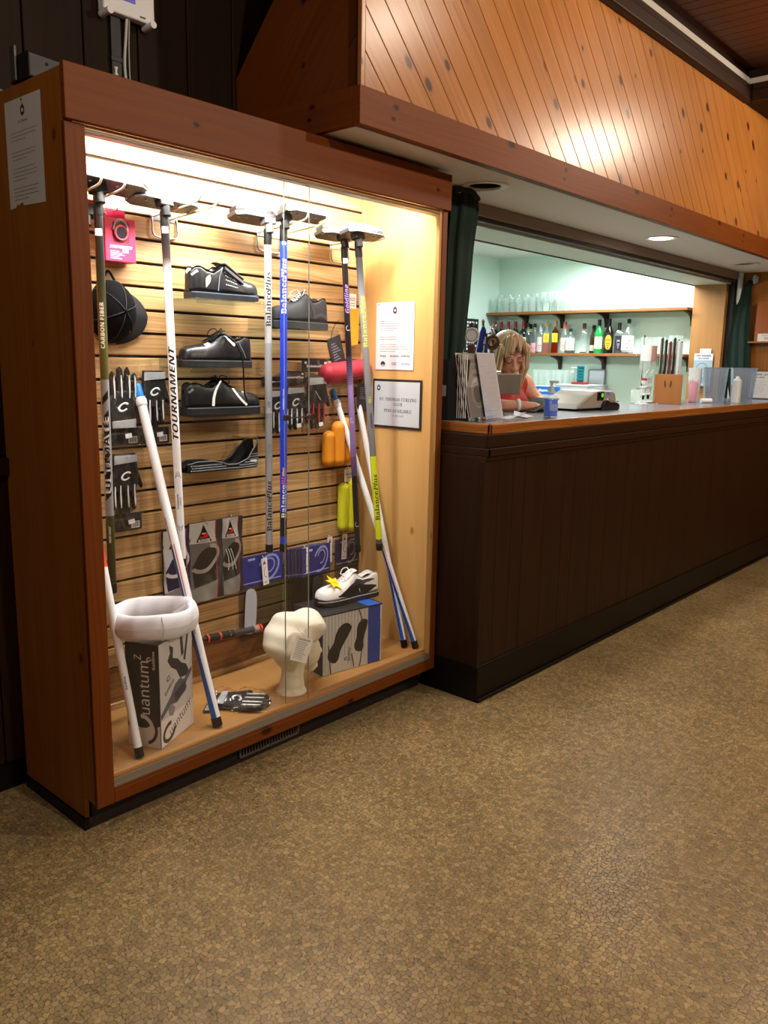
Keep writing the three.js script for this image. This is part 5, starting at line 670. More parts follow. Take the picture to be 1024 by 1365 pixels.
// ---------------------------------------------------------------- bar: on the counter
const CT = 1.1562;
{ const t = thing('leaflet_stand', 'clear acrylic stand packed with grey leaflets at the counter end', 'stand', [1.765, CT, .062], .19); const ac = glassy(0xf2f6f8, .04);
  mesh('back_plate', span(-.1, .1, 0, .26, -.002, .0, 0).rotateX(-.2).translate(0, .003, -.05), ac, t); mesh('front_pocket', [span(-.1, .1, 0, .13, .0, .002, 0), span(-.1, .1, 0, .002, -.05, .03, 0)].map((g) => g.rotateX(-.2).translate(0, .012, .0)), ac, t); mesh('foot', span(-.1, .1, 0, .002, -.06, .04, 0), ac, t); mesh('prop', span(-.08, .08, 0, .2, -.001, .001, 0).rotateX(.3).translate(0, .002, -.115), ac, t); }
{ const tex = canvasTex(220, 300, (g, w, h) => { g.fillStyle = '#8f8a88'; g.fillRect(0, 0, w, h); g.fillStyle = '#b5b0ac'; g.beginPath(); g.arc(w * .55, h * .62, 72, 0, 7); g.fill(); g.fillStyle = '#6a6664'; g.beginPath(); g.arc(w * .52, h * .64, 44, 0, 7); g.fill(); g.strokeStyle = '#333'; g.lineWidth = 3; g.beginPath(); g.arc(w * .5, h * .64, 52, 1, 5); g.stroke(); text(g, 'CURLING', w * .55, h * .12, 26, { color: '#4a4644' }); text(g, 'CLUB', w * .55, h * .22, 24, { color: '#4a4644' }); text(g, 'PROGRAM', w * .6, h * .34, 16, { color: '#333' }); });
  ['frontmost leaflet with grey circle print in the acrylic stand', 'leaflet second behind the front one in the acrylic stand', 'leaflet third behind the front one in the acrylic stand', 'leaflet fourth behind the front one in the acrylic stand', 'rearmost leaflet against the back of the acrylic stand'].forEach((lb, i) => { const t = thing('leaflet', lb, 'leaflet', [1.765 - .0018 * i, CT + .014, .055 - .0095 * i], .19, 'leaflets in the acrylic stand'); print('sheet', .19 - .004 * (i % 2), .268 - .004 * (i % 3), i ? null : tex, t, [0, .134 * Math.cos(.2), -.134 * Math.sin(.2)], [-.2, 0, 0], .002, i ? M([0, 0xd8d6d2, 0x2a2c30, 0xcfccc6, 0x1f2228][i], .5) : null); mesh('fold', box(.0035, .26, .003, -.093, .13 * Math.cos(.2), -.13 * Math.sin(.2), 0), M(0xe0deda, .5), t); }); }
{ const t = thing('upright_sign', 'white sheet in a leaning clear holder next to the leaflets', 'sign', [1.885, CT, .045], .22); print('sheet', .19, .278, canvasTex(220, 320, (g, w, h) => { g.fillStyle = '#c6cbd8'; g.fillRect(0, 0, w, h); g.fillStyle = '#a8aebc'; g.fillRect(10, 60, 70, 3); g.fillRect(10, 190, 4, 90); g.fillRect(10, 280, 150, 3); lines(g, 100, 90, 5, 90, 26, 9, '#aeb4c2'); }), t, [0, .139 * Math.cos(.2) + .004, -.139 * Math.sin(.2)], [-.2, 0, 0], .0014); mesh('holder', [span(-.098, .098, 0, .282, .0012, .0026, 0), span(-.098, .098, 0, .282, -.003, -.0016, 0)].map((g) => g.rotateX(-.2).translate(0, .003, 0)), clear, t); mesh('foot', span(-.098, .098, 0, .002, -.07, .02, 0), clear, t); mesh('border', [span(.095, .099, 0, .282, -.002, .003, 0), span(-.099, .099, .279, .283, -.002, .003, 0)].map((g) => g.rotateX(-.2).translate(0, .003, 0)), M(0xe6e8ee, .4), t); }
{ const t = thing('black_binder', 'black binder with a pale spine label standing behind the leaflets', 'binder', [1.665, CT, -.06], .5); mesh('cover', [span(-.03, .03, 0, .25, -.1, -.096, .001), span(-.03, .03, 0, .25, .096, .1, .001), span(-.03, -.026, 0, .25, -.1, .1, .001)].map((g) => g.rotateZ(.0)), M(0x141722, .5), t); mesh('pages', span(-.022, .02, .006, .244, -.09, .09, .001), M(0x4a4c54, .8), t); mesh('spine_label', span(-.0312, -.0303, .1, .145, -.03, .01, 0), M(0x8a90a0, .6), t); }
{ // beer taps
  const t = thing('tap_tower', 'chrome beer tap tower hidden behind the leaflets', 'beer tower', [2.255, CT, -.3]); mesh('column', lathe([[0, 0], [.06, 0], [.06, .008], [.028, .014], [.026, .17], [.03, .18], [0, .185]]).translate(0, 0, 0), chrome, t); mesh('crossbar', new THREE.CylinderGeometry(.024, .024, .3, 20).rotateZ(Math.PI / 2).translate(0, .185, 0), chrome, t); for (const x of [-.09, 0, .08]) mesh('faucet', [rodGeo([x, .19, .02], [x, .18, .07], .009), rodGeo([x, .18, .07], [x, .12, .085], .008), cyl(.011, .009, .03, x, .205, .01)], chrome, t);
  const a = thing('beer_tap', 'tapering blue tap handle with chrome finial and script', 'tap handle', [2.252, CT + .238, -.292], -.95); mesh('paddle', extr(poly([[-.03, 0], [.03, 0], [.028, .06], [.016, .16], [.008, .175], [-.004, .172], [-.012, .15], [-.026, .06]]), .022, .005).translate(0, 0, -.011), M(0x1c2c8c, .3), a); print('print', .022, .13, canvasTex(32, 160, (g, w, h) => { g.fillStyle = '#10142e'; g.fillRect(0, 0, w, h); text(g, 'Labatt Blue', w / 2, h / 2, 20, { rot: -Math.PI / 2, color: '#dfe4f4', italic: true, font: 'serif' }); }), a, [.008, .078, .0115], [0, 0, -.1]); mesh('finial', lathe([[.005, .172], [.008, .18], [.006, .187], [.009, .197], [.004, .207], [0, .21]]), chrome, a); mesh('white_edge', extr(poly([[-.034, 0], [-.029, 0], [-.025, .06], [-.012, .15], [-.016, .14], [-.031, .055]]), .018, .001).translate(0, 0, -.009), M(0xd4d8ea, .4), a); mesh('stem', cyl(.006, .006, .03, 0, -.03), chrome, a);
  const b = thing('beer_tap', 'round bronze medallion tap handle topped by a silver figure', 'tap handle', [2.338, CT + .238, -.292], -.95); mesh('medallion', new THREE.CylinderGeometry(.033, .033, .02, 36).rotateX(Math.PI / 2).translate(0, .1, 0), M(0x3a2418, .4), b); mesh('rim', new THREE.TorusGeometry(.033, .004, 8, 36).translate(0, .1, .008), M(0x6a4a2a, .35, { metalness: .6 }), b); mesh('relief', [new THREE.TorusGeometry(.018, .003, 6, 20, 4.4).translate(0, .1, .011), new THREE.ConeGeometry(.008, .03, 8).translate(-.008, .1, .012), new THREE.ConeGeometry(.007, .026, 8).rotateZ(2.6).translate(.01, .098, .012)], M(0x9a8058, .4, { metalness: .4 }), b); mesh('figure', [new THREE.SphereGeometry(.009, 10, 8).translate(.004, .18, 0), new THREE.CapsuleGeometry(.009, .02, 4, 10).rotateZ(.3).translate(-.002, .158, 0), rodGeo([.004, .165, 0], [.022, .188, 0], .004), rodGeo([-.006, .15, 0], [-.022, .142, 0], .004)], chrome, b); mesh('stem', [cyl(.009, .01, .075, 0, -.03), cyl(.011, .009, .02, 0, .042)], M(0x2a1c14, .4), b);
  const c = thing('beer_tap', 'brown tap handle with white round badge beside the curtain', 'tap handle', [2.163, CT + .238, -.292], -.95); mesh('badge', new THREE.CylinderGeometry(.036, .036, .018, 32).rotateX(Math.PI / 2).translate(0, .13, 0), M(0xd0d2d6, .4), c); mesh('ring', new THREE.TorusGeometry(.027, .002, 6, 28).translate(0, .13, .0095), M(0x8a8c92, .4), c); mesh('block', extr(poly([[-.016, 0], [.016, 0], [.018, .085], [-.018, .085]]), .024, .004).translate(0, 0, -.012), M(0x4a2c18, .5), c); mesh('crown', lathe([[.008, .165], [.014, .172], [.01, .185], [0, .19]]), M(0x2c2c30, .4), c); mesh('stem', cyl(.007, .007, .03, 0, -.03), chrome, c); }
{ const t = thing('customer_screen', 'taupe back of a small upright screen before the bartender', 'screen', [2.3, CT, -.16], -.85); mesh('case', span(-.056, .056, .092, .186, -.006, .006, .003), M(0x776c60, .45), t); mesh('top_edge', span(-.056, .056, .186, .189, -.006, .006, .001), M(0xc9c4bc, .4), t); mesh('glass', span(-.051, .051, .097, .181, -.0072, -.006, 0), M(0x101014, .1), t); mesh('stalk', [span(-.054, -.044, .003, .1, -.014, -.006, .002), span(-.1, -.02, 0, .006, -.05, .04, .002)], M(0x55504a, .5), t); }
{ const t = thing('folded_paper', 'folded white papers lying open on the counter by the sanitizer', 'paper', [2.07, CT, .045], .1); const P2 = M(0xe4e6ea, .6, { side: THREE.DoubleSide }); mesh('sheet', loft([[[-.12, .001, -.05], [-.02, .002, -.06], [.1, .004, -.09]], [[-.13, .001, .03], [-.02, .012, .02], [.09, .022, .0]]]), P2, t); mesh('flap', loft([[[-.04, .012, -.0], [.1, .024, -.07]], [[.0, .002, .05], [.12, .002, .02]]]), P2, t); mesh('under_sheet', span(-.15, .1, 0, .0012, -.06, .03, 0), M(0xd6d8dc, .6), t); }
{ const t = thing('hand_sanitizer', 'pump bottle of blue hand sanitizer at the counter front', 'bottle', [2.235, CT, .115]); const sec = (k, y) => { const r = []; for (let i = 0; i < 36; i++) { const a = i / 36 * 2 * Math.PI, c = Math.cos(a), s = Math.sin(a); r.push([Math.sign(c) * Math.abs(c) ** .5 * .034 * k, y, Math.sign(s) * Math.abs(s) ** .5 * .024 * k]); } return r; };
  mesh('bottle', loft([[.95, 0], [1, .004], [1, .085], [.92, .095], [.4, .104], [.36, .112]].map(([k, y]) => sec(k, y)), true, true, false), clearPlastic, t); mesh('gel', loft([[.9, .004], [.93, .008], [.93, .082], [.0, .082]].map(([k, y]) => sec(k, y)), true, true, false), M(0x5f7fee, .2), t); mesh('label', loft([.03, .06].map((y) => sec(1.01, y).slice(2, 17))), M(0x8aa0e0, .4, { side: THREE.DoubleSide }), t); mesh('pump', [cyl(.014, .014, .022, 0, .108), cyl(.011, .009, .012, 0, .13), cyl(.005, .005, .016, 0, .14), box(.016, .011, .046, 0, .16, .012, .004)], M(0xcfd2d6, .35), t); }
{ const t = thing('cash_terminal', 'silver cash terminal with green digits and black scanner base', 'cash register', [2.96, CT, -.14], -.1); t.scale.set(.6, .9, .9); const prof = extr(poly([[-.3, .012], [-.26, .04], [-.12, .09], [-.03, .112], [.06, .118], [.26, .112], [.29, .1], [.32, .05], [.325, .012]]), .26, .012, 3).translate(0, 0, -.13); mesh('body', prof, M(0xa9a296, .38, { metalness: .3 }), t); mesh('black_base', extr(poly([[.06, 0], [.33, 0], [.338, .03], [.3, .045], [.2, .048], [.13, .062], [.09, .052], [.07, .03]]), .05, .01, 3).translate(0, 0, .1), M(0x0e0e10, .25), t); mesh('bright_rim', tube([[.1, .058, .142], [.14, .066, .146], [.2, .054, .148], [.31, .05, .148]], .0035), chrome, t);
  const d = mesh('display', span(-.0, .1, .058, .108, .1285, .134, .002), M(0x0c0c0e, .15), t); mesh('digits', span(.058, .088, .078, .1, .134, .1345, 0), M(0x45d028, .4, { emissive: 0x4be02a, emissiveIntensity: .8 }), d); print('label', .04, .008, canvasTex(64, 14, (g, w, h) => { g.fillStyle = '#0c0c0e'; g.fillRect(0, 0, w, h); text(g, 'TOTAL', w / 2, h / 2, 11, { color: '#777' }); }), d, [.04, .066, .1344]); mesh('small_display', span(.14, .2, .088, .106, .1285, .132, .001), M(0x5a68b8, .25, { emissive: 0x4a58b0, emissiveIntensity: .3 }), t); mesh('underside', span(-.2, .28, 0, .016, -.11, .1, .003), M(0x2a2826, .5), t); for (const x of [.1, .3]) mesh('foot', cyl(.01, .012, .003, x, -.0, .12), rubber, t); }
{ const t = thing('keyboard_flap', 'black slanted flap lying open beside the cash terminal', 'flap', [2.56, CT, -.17], -.1); t.scale.setScalar(.78); mesh('flap', span(-.13, .14, -.005, .0, -.1, .1, .002).rotateZ(.3).translate(0, .045, 0), M(0x15151a, .3), t); mesh('prop', [span(.05, .06, .0, .062, -.09, .09, .001), span(-.12, .1, 0, .003, -.09, .09, .001)], M(0x2a2a2e, .5), t); }
{ const t = thing('wooden_holder', 'light wooden menu block with carved slots on the counter', 'holder', [4.13, CT, -.14], -1.1); mesh('block', [metric(span(-.083, .083, 0, .19, .05, .062, .002)), metric(span(-.083, .083, 0, .19, -.062, -.05, .002)), metric(span(-.083, -.071, 0, .19, -.05, .05, .002)), metric(span(.071, .083, 0, .19, -.05, .05, .002)), metric(span(-.071, .071, 0, .012, -.05, .05, .001))], TX(T.maple, .55, { color: 0xb89a80 }), t); for (const x of [-.018, .008]) mesh('carving', extr(poly([[0, 0], [.008, .008], [.011, .034], [.006, .05], [0, .03], [-.003, .012]].map(([a, b]) => [a * (x < 0 ? -1 : 1), b])), .003, .0008).translate(x, .105, .0605), M(0x4a2c18, .6), t);
  [['dark green menu board in the wooden block', 0x26332c, -.055], ['black menu board with white edge in the wooden block', 0x101010, -.03], ['maroon menu board in the wooden block', 0x4a1c1e, -.004], ['black slim menu board next to the maroon one', 0x17110f, .02], ['silver-clipped menu board in the wooden block', 0xb4bcc0, .044], ['clear-sleeved menu board at the block end', 0x8c9a9e, .062]].forEach(([lb, c, x], i) => { const m = thing('menu_board', lb, 'menu', [4.13 + Math.cos(1.1) * x, CT + .013, -.14 + Math.sin(1.1) * x], -1.1 + .0); mesh('board', span(-.008, .008, .0, .4 - (i % 3) * .012, -.045, .045, .002), M(c, .35), m); mesh('edge_strip', span(-.0095, -.008, .2, .39 - (i % 3) * .012, .03, .046, .0005), M(0xc9c4ba, .4), m); mesh('clip', span(-.005, .005, .39 - (i % 3) * .012, .408 - (i % 3) * .012, .01, .044, .002), chrome, m); }); }
{ const gl = (x, z, lb, red) => { const t = thing('inverted_bottle', lb, 'bottle', [x, CT, z]); mesh('glass', lathe([[0, .42], [.034, .42], [.038, .415], [.038, .235], [.03, .205], [.014, .18], [.013, .15]]), glassMat, t); mesh('label', new THREE.CylinderGeometry(.0388, .0388, .1, 16, 1, true, -2.2, 2.2).translate(0, .32, 0), M(red ? 0xcfd4d6 : 0xb08078, .5, { side: THREE.DoubleSide }), t); mesh('pourer', [cyl(.016, .018, .035, 0, .125), cyl(.024, .024, .01, 0, .098), cyl(.014, .02, .035, 0, .062), cyl(.02, .016, .012, 0, .05)], M(0xd2d4d6, .3), t); mesh('band', cyl(.0185, .0185, .014, 0, .146), M(red ? 0xa8262a : 0xc9ccd0, .4), t); mesh('spout', [cyl(.008, .01, .03, 0, .022), cyl(.016, .016, .006, 0, .045)], black, t); };
  gl(4.09, -.285, 'upside-down clear bottle with a red banded pourer on the optic stand', true); gl(4.2, -.3, 'upside-down bottle with a faded pink label on the optic stand', false);
  const t = thing('optic_stand', 'slim chrome stand holding two upside-down bottles', 'stand', [4.145, CT, -.31]); mesh('base', span(-.11, .11, 0, .008, -.03, .06, .002), M(0xc9ccd0, .35), t); mesh('post', cyl(.007, .007, .43, 0, .008, -.02), chrome, t); mesh('arm', [span(-.075, .075, .088, .094, -.026, -.016, .001), span(-.09, .09, .3, .306, -.026, -.02, .001)], chrome, t); }
{ const t = thing('glass_mug', 'clear glass mug with a thick handle by the optic stand', 'mug', [3.98, CT, -.28]); mesh('body', lathe([[0, .001], [.034, .001], [.036, .004], [.038, .088], [.0365, .088], [.034, .01], [0, .009]]), glassMat, t); mesh('handle', tube([[-.034, .074, 0], [-.058, .07, 0], [-.064, .045, 0], [-.056, .022, 0], [-.034, .018, 0]], .0055), glassMat, t); }
{ const t = thing('bar_mat', 'pale bar mat with a black strip under the optic stand front', 'mat', [4.06, CT, -.19], -.2); mesh('mat', span(-.17, .12, 0, .004, -.03, .03, .001), M(0xd9dcde, .5), t); mesh('strip', span(-.1, -.02, .004, .008, .01, .03, .001), black, t); }
{ const t = thing('straw_cup', 'pink cup full of straws beside the wooden menu block', 'cup', [4.56, CT, -.14]); mesh('cup', lathe([[0, 0], [.022, 0], [.024, .003], [.033, .13], [.0318, .13], [.023, .006], [0, .005]]), M(0xd69aa8, .35), t); for (let i = 0; i < 9; i++) { const a = i / 9 * 6.28; mesh('straw', rodGeo([Math.cos(a) * .012, .006, Math.sin(a) * .012], [Math.cos(a) * .026, .142 + .004 * (i % 3), Math.sin(a) * .026], .0032, 8), M(i % 2 ? 0xd9a8b4 : 0xc88898, .4), t); } }
{ const t = thing('paper_cup_stack', 'white tapered paper cup stack behind the first clear bin', 'cups', [4.68, CT, -.18]); for (let i = 0; i < 3; i++) mesh('cup', lathe([[0, 0], [.028, 0], [.045, .17], [.047, .172], [.044, .172], [.027, .004]]).translate(0, i * .03, 0), M(0xdfe1e6, .5), t); }
const bin = (lb, x, z, w, h, d, ry) => { const t = thing('clear_bin', lb, 'bin', [x, CT, z], ry); const R = (k, y) => [[-w / 2 * k, y, -d / 2 * k], [w / 2 * k, y, -d / 2 * k], [w / 2 * k, y, d / 2 * k], [-w / 2 * k, y, d / 2 * k]]; const pm = M(0xc3cddb, .22, { transmission: .72, thickness: 0, ior: 1.4, side: THREE.DoubleSide }); mesh('wall', toCreasedNormals(loft([R(.82, 0), R(1, h)], true, true, false).toNonIndexed(), .5), pm, t); mesh('rim', [span(-w / 2 - .004, w / 2 + .004, h - .004, h + .003, d / 2 - .002, d / 2 + .004, .001), span(-w / 2 - .004, w / 2 + .004, h - .004, h + .003, -d / 2 - .004, -d / 2 + .002, .001), span(-w / 2 - .004, -w / 2 + .002, h - .004, h + .003, -d / 2, d / 2, .001), span(w / 2 - .002, w / 2 + .004, h - .004, h + .003, -d / 2, d / 2, .001)], pm, t); for (let i = -3; i <= 3; i++) mesh('rib', rodGeo([i * w * .11, .01, d / 2 * .825 + .001], [i * w * .13, h - .01, d / 2 + .0005], .002, 6), pm, t); return t; };
bin('clear ribbed plastic bin in front of the white paper cups', 4.735, -.06, .15, .235, .11, -1.1); bin('clear ribbed plastic bin at the end by the framed sheet', 5.06, .02, .16, .235, .12, -1.1);
{ const t = thing('squeeze_bottle', 'tall milky squeeze bottle between the two clear bins', 'bottle', [4.83, CT, .06]); mesh('bottle', loft([[.95, 0], [1, .004], [1, .15], [.85, .158], [.45, .165], [.4, .18], [0, .18]].map(([k, y]) => { const r = []; for (let i = 0; i < 28; i++) { const a = i / 28 * 6.2832, c = Math.cos(a), s = Math.sin(a); r.push([Math.sign(c) * Math.abs(c) ** .6 * .027 * k, y, Math.sign(s) * Math.abs(s) ** .6 * .027 * k]); } return r; }), true, true, false), M(0xd3d8d6, .4), t); mesh('seam', span(-.0275, .0275, .03, .034, .026, .0276, .0005), M(0xb8bdbc, .5), t); }
{ const t = thing('paper_roll', 'short white paper roll lying before the straw cup', 'roll', [4.52, CT, -.03], -.8); mesh('roll', new THREE.CylinderGeometry(.016, .016, .07, 24).rotateZ(Math.PI / 2).translate(0, .016, 0), M(0xe2e2e4, .7), t); mesh('core', new THREE.TorusGeometry(.007, .002, 6, 16).rotateY(Math.PI / 2).translate(.0355, .016, 0), M(0x9a8a78, .7), t); }
for (const [x, z, lb] of [[4.38, -.2, 'small clear shaker beside the wooden menu block'], [4.46, -.22, 'small tan shaker beside the straw cup']]) { const t = thing('shaker', lb, 'shaker', [x, CT, z]); mesh('jar', lathe([[0, 0], [.016, 0], [.018, .003], [.016, .06], [0, .06]]), lb.includes('tan') ? M(0xb09868, .5) : glassMat, t); mesh('lid', lathe([[.0165, .056], [.017, .07], [.008, .078], [0, .079]]), chrome, t); }
{ const t = thing('card_rack', 'price card in a holder fixed on the wooden jamb', 'card', [5.598, 1.235, -.478], -Math.PI / 2); mesh('holder', span(-.082, .082, 0, .012, 0, .02, .002), M(0x5a4632, .5), t); print('card', .15, .262, canvasTex(150, 262, (g, w, h) => { g.fillStyle = '#9fb0bc'; g.fillRect(0, 0, w, h); g.fillStyle = '#d4dae0'; g.fillRect(0, 0, w, h * .2); text(g, 'HOT DRINKS', w / 2, 16, 20); text(g, 'TEA COFFEE', w / 2, 38, 16); g.strokeStyle = '#71818e'; g.lineWidth = 6; g.beginPath(); g.arc(w * .45, h * .45, 42, 0, 7); g.stroke(); g.fillStyle = '#7d94a8'; g.fillRect(w * .2, h * .7, w * .6, h * .2); }), t, [0, .135, .01]); print('slip', .09, .06, null, t, [.01, .275, .006], [0, 0, 0], .001, M(0xd8d6d4, .6)); }
{ const t = thing('wine_list', 'white printed sheet in a thin frame leaning on the end wall', 'menu', [5.66, CT + .008, .03], -Math.PI / 2); print('sheet', .34, .205, canvasTex(340, 205, (g, w, h) => { g.fillStyle = '#bdb6b2'; g.fillRect(0, 0, w, h); text(g, 'WINE  LIST', w * .3, 24, 17); text(g, 'RED  WHITE', w * .25, 46, 14); lines(g, 20, 72, 8, 110, 14, 11, '#8a8482'); lines(g, 190, 56, 9, 120, 14, 12, '#8a8482'); }), t, [0, .103, .004]); mesh('frame', [span(-.175, .175, -.006, .002, 0, .01, .001), span(-.175, .175, .204, .209, 0, .006, .001), span(-.176, -.171, 0, .208, 0, .006, .001), span(.171, .176, 0, .208, 0, .006, .001)], M(0x4a342a, .5), t); }
{ const t = thing('mail_box', 'plain wooden letter box with a white label on the end wall', 'box', [5.699, 1.585, .02], -Math.PI / 2); mesh('box', metric(span(-.14, .17, .012, .315, 0, .06, .003)), TX(T.ply, .5, { color: 0xffd8a8 }), t); mesh('ledge', metric(span(-.18, .18, 0, .012, 0, .08, .002), 'x'), W.edge, t); print('label', .17, .058, canvasTex(170, 58, (g, w, h) => { g.fillStyle = '#cfc8c6'; g.fillRect(0, 0, w, h); text(g, 'TICKETS', w * .55, h * .62, 24, { color: '#a04a58' }); g.fillStyle = '#b09098'; g.fillRect(30, 10, 100, 5); }), t, [-.03, .042, .0608]); }
// curtains: gathered green cloth, closed pleated tubes
function curtain(lb, rows, pleats, amp) { const t = thing('curtain', lb, 'curtain', [0, 0, 0]); const N = 72; const R = rows.map(([y, cx, cz, rx, rz, tw]) => { const r = []; for (let i = 0; i < N; i++) { const a = i / N * 2 * Math.PI, k = 1 + amp * Math.sin(a * pleats + y * 1.5) + amp * .5 * Math.sin(a * (pleats + 3) + y * 4); r.push([cx + Math.cos(a) * rx * k, y + .006 * Math.sin(a * 5) * (y > 2.05), cz + Math.sin(a) * rz * k]); } return r; }); mesh('cloth', loft(R, true, true, true), M(0x08251c, .9), t); return t; }
{ const t = curtain('dark green gathered curtain hanging from soffit beside the cabinet', [[2.1, 1.86, -.16, .09, .045], [2.05, 1.862, -.16, .095, .05], [1.9, 1.855, -.17, .088, .05], [1.7, 1.846, -.17, .08, .05], [1.5, 1.834, -.17, .068, .05], [1.35, 1.815, -.17, .056, .05], [1.25, 1.795, -.17, .05, .05], [1.165, 1.78, -.17, .046, .05]], 9, .13); mesh('gathered_top', tube([[1.775, 2.1, -.13], [1.83, 2.108, -.115], [1.89, 2.104, -.115], [1.95, 2.09, -.13]], .011), M(0x0c2c22, .9), t); }
{ const t = curtain('dark green curtain clipped back on the end wall', [[2.06, 5.675, -.195, .018, .014], [2.0, 5.668, -.215, .022, .03], [1.88, 5.66, -.235, .026, .058], [1.7, 5.655, -.245, .028, .075], [1.5, 5.65, -.23, .03, .085], [1.35, 5.65, -.215, .03, .08], [1.2, 5.652, -.205, .03, .065], [1.165, 5.652, -.205, .03, .06]], 7, .15); mesh('wall_clip', [span(5.672, 5.7, 2.04, 2.09, -.185, -.145, .003), span(5.66, 5.676, 2.03, 2.1, -.172, -.158, .002)], M(0xb9bcbe, .4), t); mesh('hook', tube([[5.676, 2.075, -.16], [5.66, 2.07, -.175], [5.665, 2.055, -.19]], .004), chrome, t); }
// ---------------------------------------------------------------- bartender leaning on the counter
{
  const t = thing('person', 'woman with straight blonde hair and red sleeveless top leaning over the counter', 'person', [0, 0, 0]);
  const skinM = M(0xc89078, .55), HC = [2.69, 1.437, -.425], yaw = -.56, pit = .42;
  const q = new THREE.Quaternion().setFromEuler(new THREE.Euler(pit, yaw, .06, 'YXZ')), qi = q.clone().invert(), v = V();
  const loc = (p) => { v.set(p[0] - HC[0], p[1] - HC[1], p[2] - HC[2]).applyQuaternion(qi); return [v.x, v.y, v.z]; };
  const wld = (p) => { v.set(...p).applyQuaternion(q); return [v.x + HC[0], v.y + HC[1], v.z + HC[2]]; };
  const headF = (w) => { const p = loc(w); let d = smin(.022, sdEll(p, [0, .032, -.012], [.074, .088, .094]), sdEll(p, [0, -.045, .03], [.056, .066, .062]), sdCap(p, [0, -.092, .058], [0, -.088, .05], .022, .03)); d = smin(.009, d, sdCap(p, [0, .012, .084], [0, -.03, .108], .008, .0125), sdEll(p, [0, -.033, .098], [.018, .009, .014]), sdEll(p, [0, -.062, .088], [.022, .0075, .01]), sdEll(p, [0, -.074, .085], [.019, .0075, .01]), sdEll(p, [.03, .022, .076], [.022, .01, .014]), sdEll(p, [-.03, .022, .076], [.022, .01, .014])); for (const s of [-1, 1]) { d = Math.max(d, -sdEll(p, [s * .031, .004, .094], [.017, .011, .016])); d = Math.min(d, sdEll(p, [s * .031, .004, .074], [.015, .0125, .0125])); d = smin(.008, d, sdEll(p, [s * .078, -.005, -.005], [.011, .03, .019])); } return d; };
  const R = [2.57, 1.26, -.57], L = [2.925, 1.285, -.475], eR = [2.36, 1.188, -.335], wR = [2.525, 1.182, -.17], eL = [2.96, 1.186, -.39], wL = [2.745, 1.186, -.235];
  const torsoF = (p) => smin(.06, sdEll(p, [2.745, 1.145, -.55], [.16, .17, .1]), sdEll(p, [2.73, .96, -.63], [.135, .16, .09]), sdEll(p, [2.735, .82, -.66], [.165, .13, .108]), sdEll(p, [2.68, 1.165, -.46], [.068, .07, .06]), sdEll(p, [2.8, 1.17, -.435], [.068, .07, .06]), sdCap(p, R, L, .052, .052));
  const legF = (p) => { let d = 9; for (const s of [-1, 1]) { const hx = 2.735 + s * .085; d = Math.min(d, smin(.03, sdCap(p, [hx, .84, -.66], [hx + s * .01, .46, -.65], .085, .055), sdCap(p, [hx + s * .01, .46, -.65], [hx + s * .015, .1, -.68], .055, .036), sdCap(p, [hx + s * .015, .06, -.7], [hx + s * .03, .045, -.53], .042, .036))); } return d; };
  const armF = (p) => Math.min(smin(.02, sdCap(p, R, eR, .045, .034), sdCap(p, eR, wR, .033, .024)), smin(.02, sdCap(p, L, eL, .045, .037), sdCap(p, eL, wL, .036, .024)));
  const neckF = (p) => sdCap(p, [2.735, 1.27, -.525], [2.7, 1.39, -.465], .056, .05);
  const bodyF = (p) => smin(.035, torsoF(p), armF(p), neckF(p), legF(p));
  const body = field((p) => smin(.02, bodyF(p), p[1] > 1.3 ? headF(p) + .003 : 9), [2.7, .8, -.5], .84, 140);
  const head = field((p) => smin(.015, headF(p), sdCap(p, [2.728, 1.295, -.512], [2.7, 1.39, -.465], .05, .049)), [2.7, 1.44, -.44], .17, 96);
  function hand(w, dir, up, flip) { const D = V(...dir).normalize(), U = V(...up).addScaledVector(D, -D.dot(V(...up))).normalize(), S = D.clone().cross(U).multiplyScalar(flip), at = (a, b, c) => { const o = V(...w).addScaledVector(D, a).addScaledVector(U, c).addScaledVector(S, b); return o.toArray(); };
    const F = [[-.03, .062, .018, .9], [-.01, .072, .02, 1], [.01, .068, .02, .95], [.028, .052, .016, .8]], C = []; F.forEach(([b, l, , k], i) => { const a0 = at(.045, b * .7, 0), a1 = at(.088, b, .004), a2 = at(.088 + l * .42, b * 1.08, -.006 - .004 * i), a3 = at(.088 + l * .66, b * 1.08, -.024 - .003 * i), a4 = at(.088 + l * .6, b * 1.05, -.041); C.push([[a0, a1, .0095, .009], [a1, a2, .0088, .0078], [a2, a3, .0078, .007], [a3, a4, .007, .006]]); });
    C.push([[at(.022, -.022, -.004), at(.052, -.048, -.014), .012, .0095], [at(.052, -.048, -.014), at(.084, -.05, -.026), .0092, .0075]]);
    const palm = (p) => smin(.012, sdCap(p, at(.0, 0, 0), at(.02, 0, 0), .022, .022), sdCap(p, at(.025, -.018, 0), at(.085, -.022, 0), .015, .012), sdCap(p, at(.025, 0, 0), at(.088, 0, 0), .0155, .0125), sdCap(p, at(.025, .016, 0), at(.08, .02, 0), .0145, .0115));
    const c = at(.075, 0, -.008); return field((p) => { let d = palm(p); for (const f of C) { let e = 9; for (const s of f) e = Math.min(e, sdCap(p, ...s)); d = smin(.006, d, e); } return d; }, c, .1, 72); }
  const hR = hand(wR, [.78, -.02, .3], [0, 1, .15], 1), hL = hand(wL, [-.72, -.02, .35], [0, 1, .1], -1);
  mesh('body', [body, head, hR, hL].map((g) => g.toNonIndexed()), skinM, t);
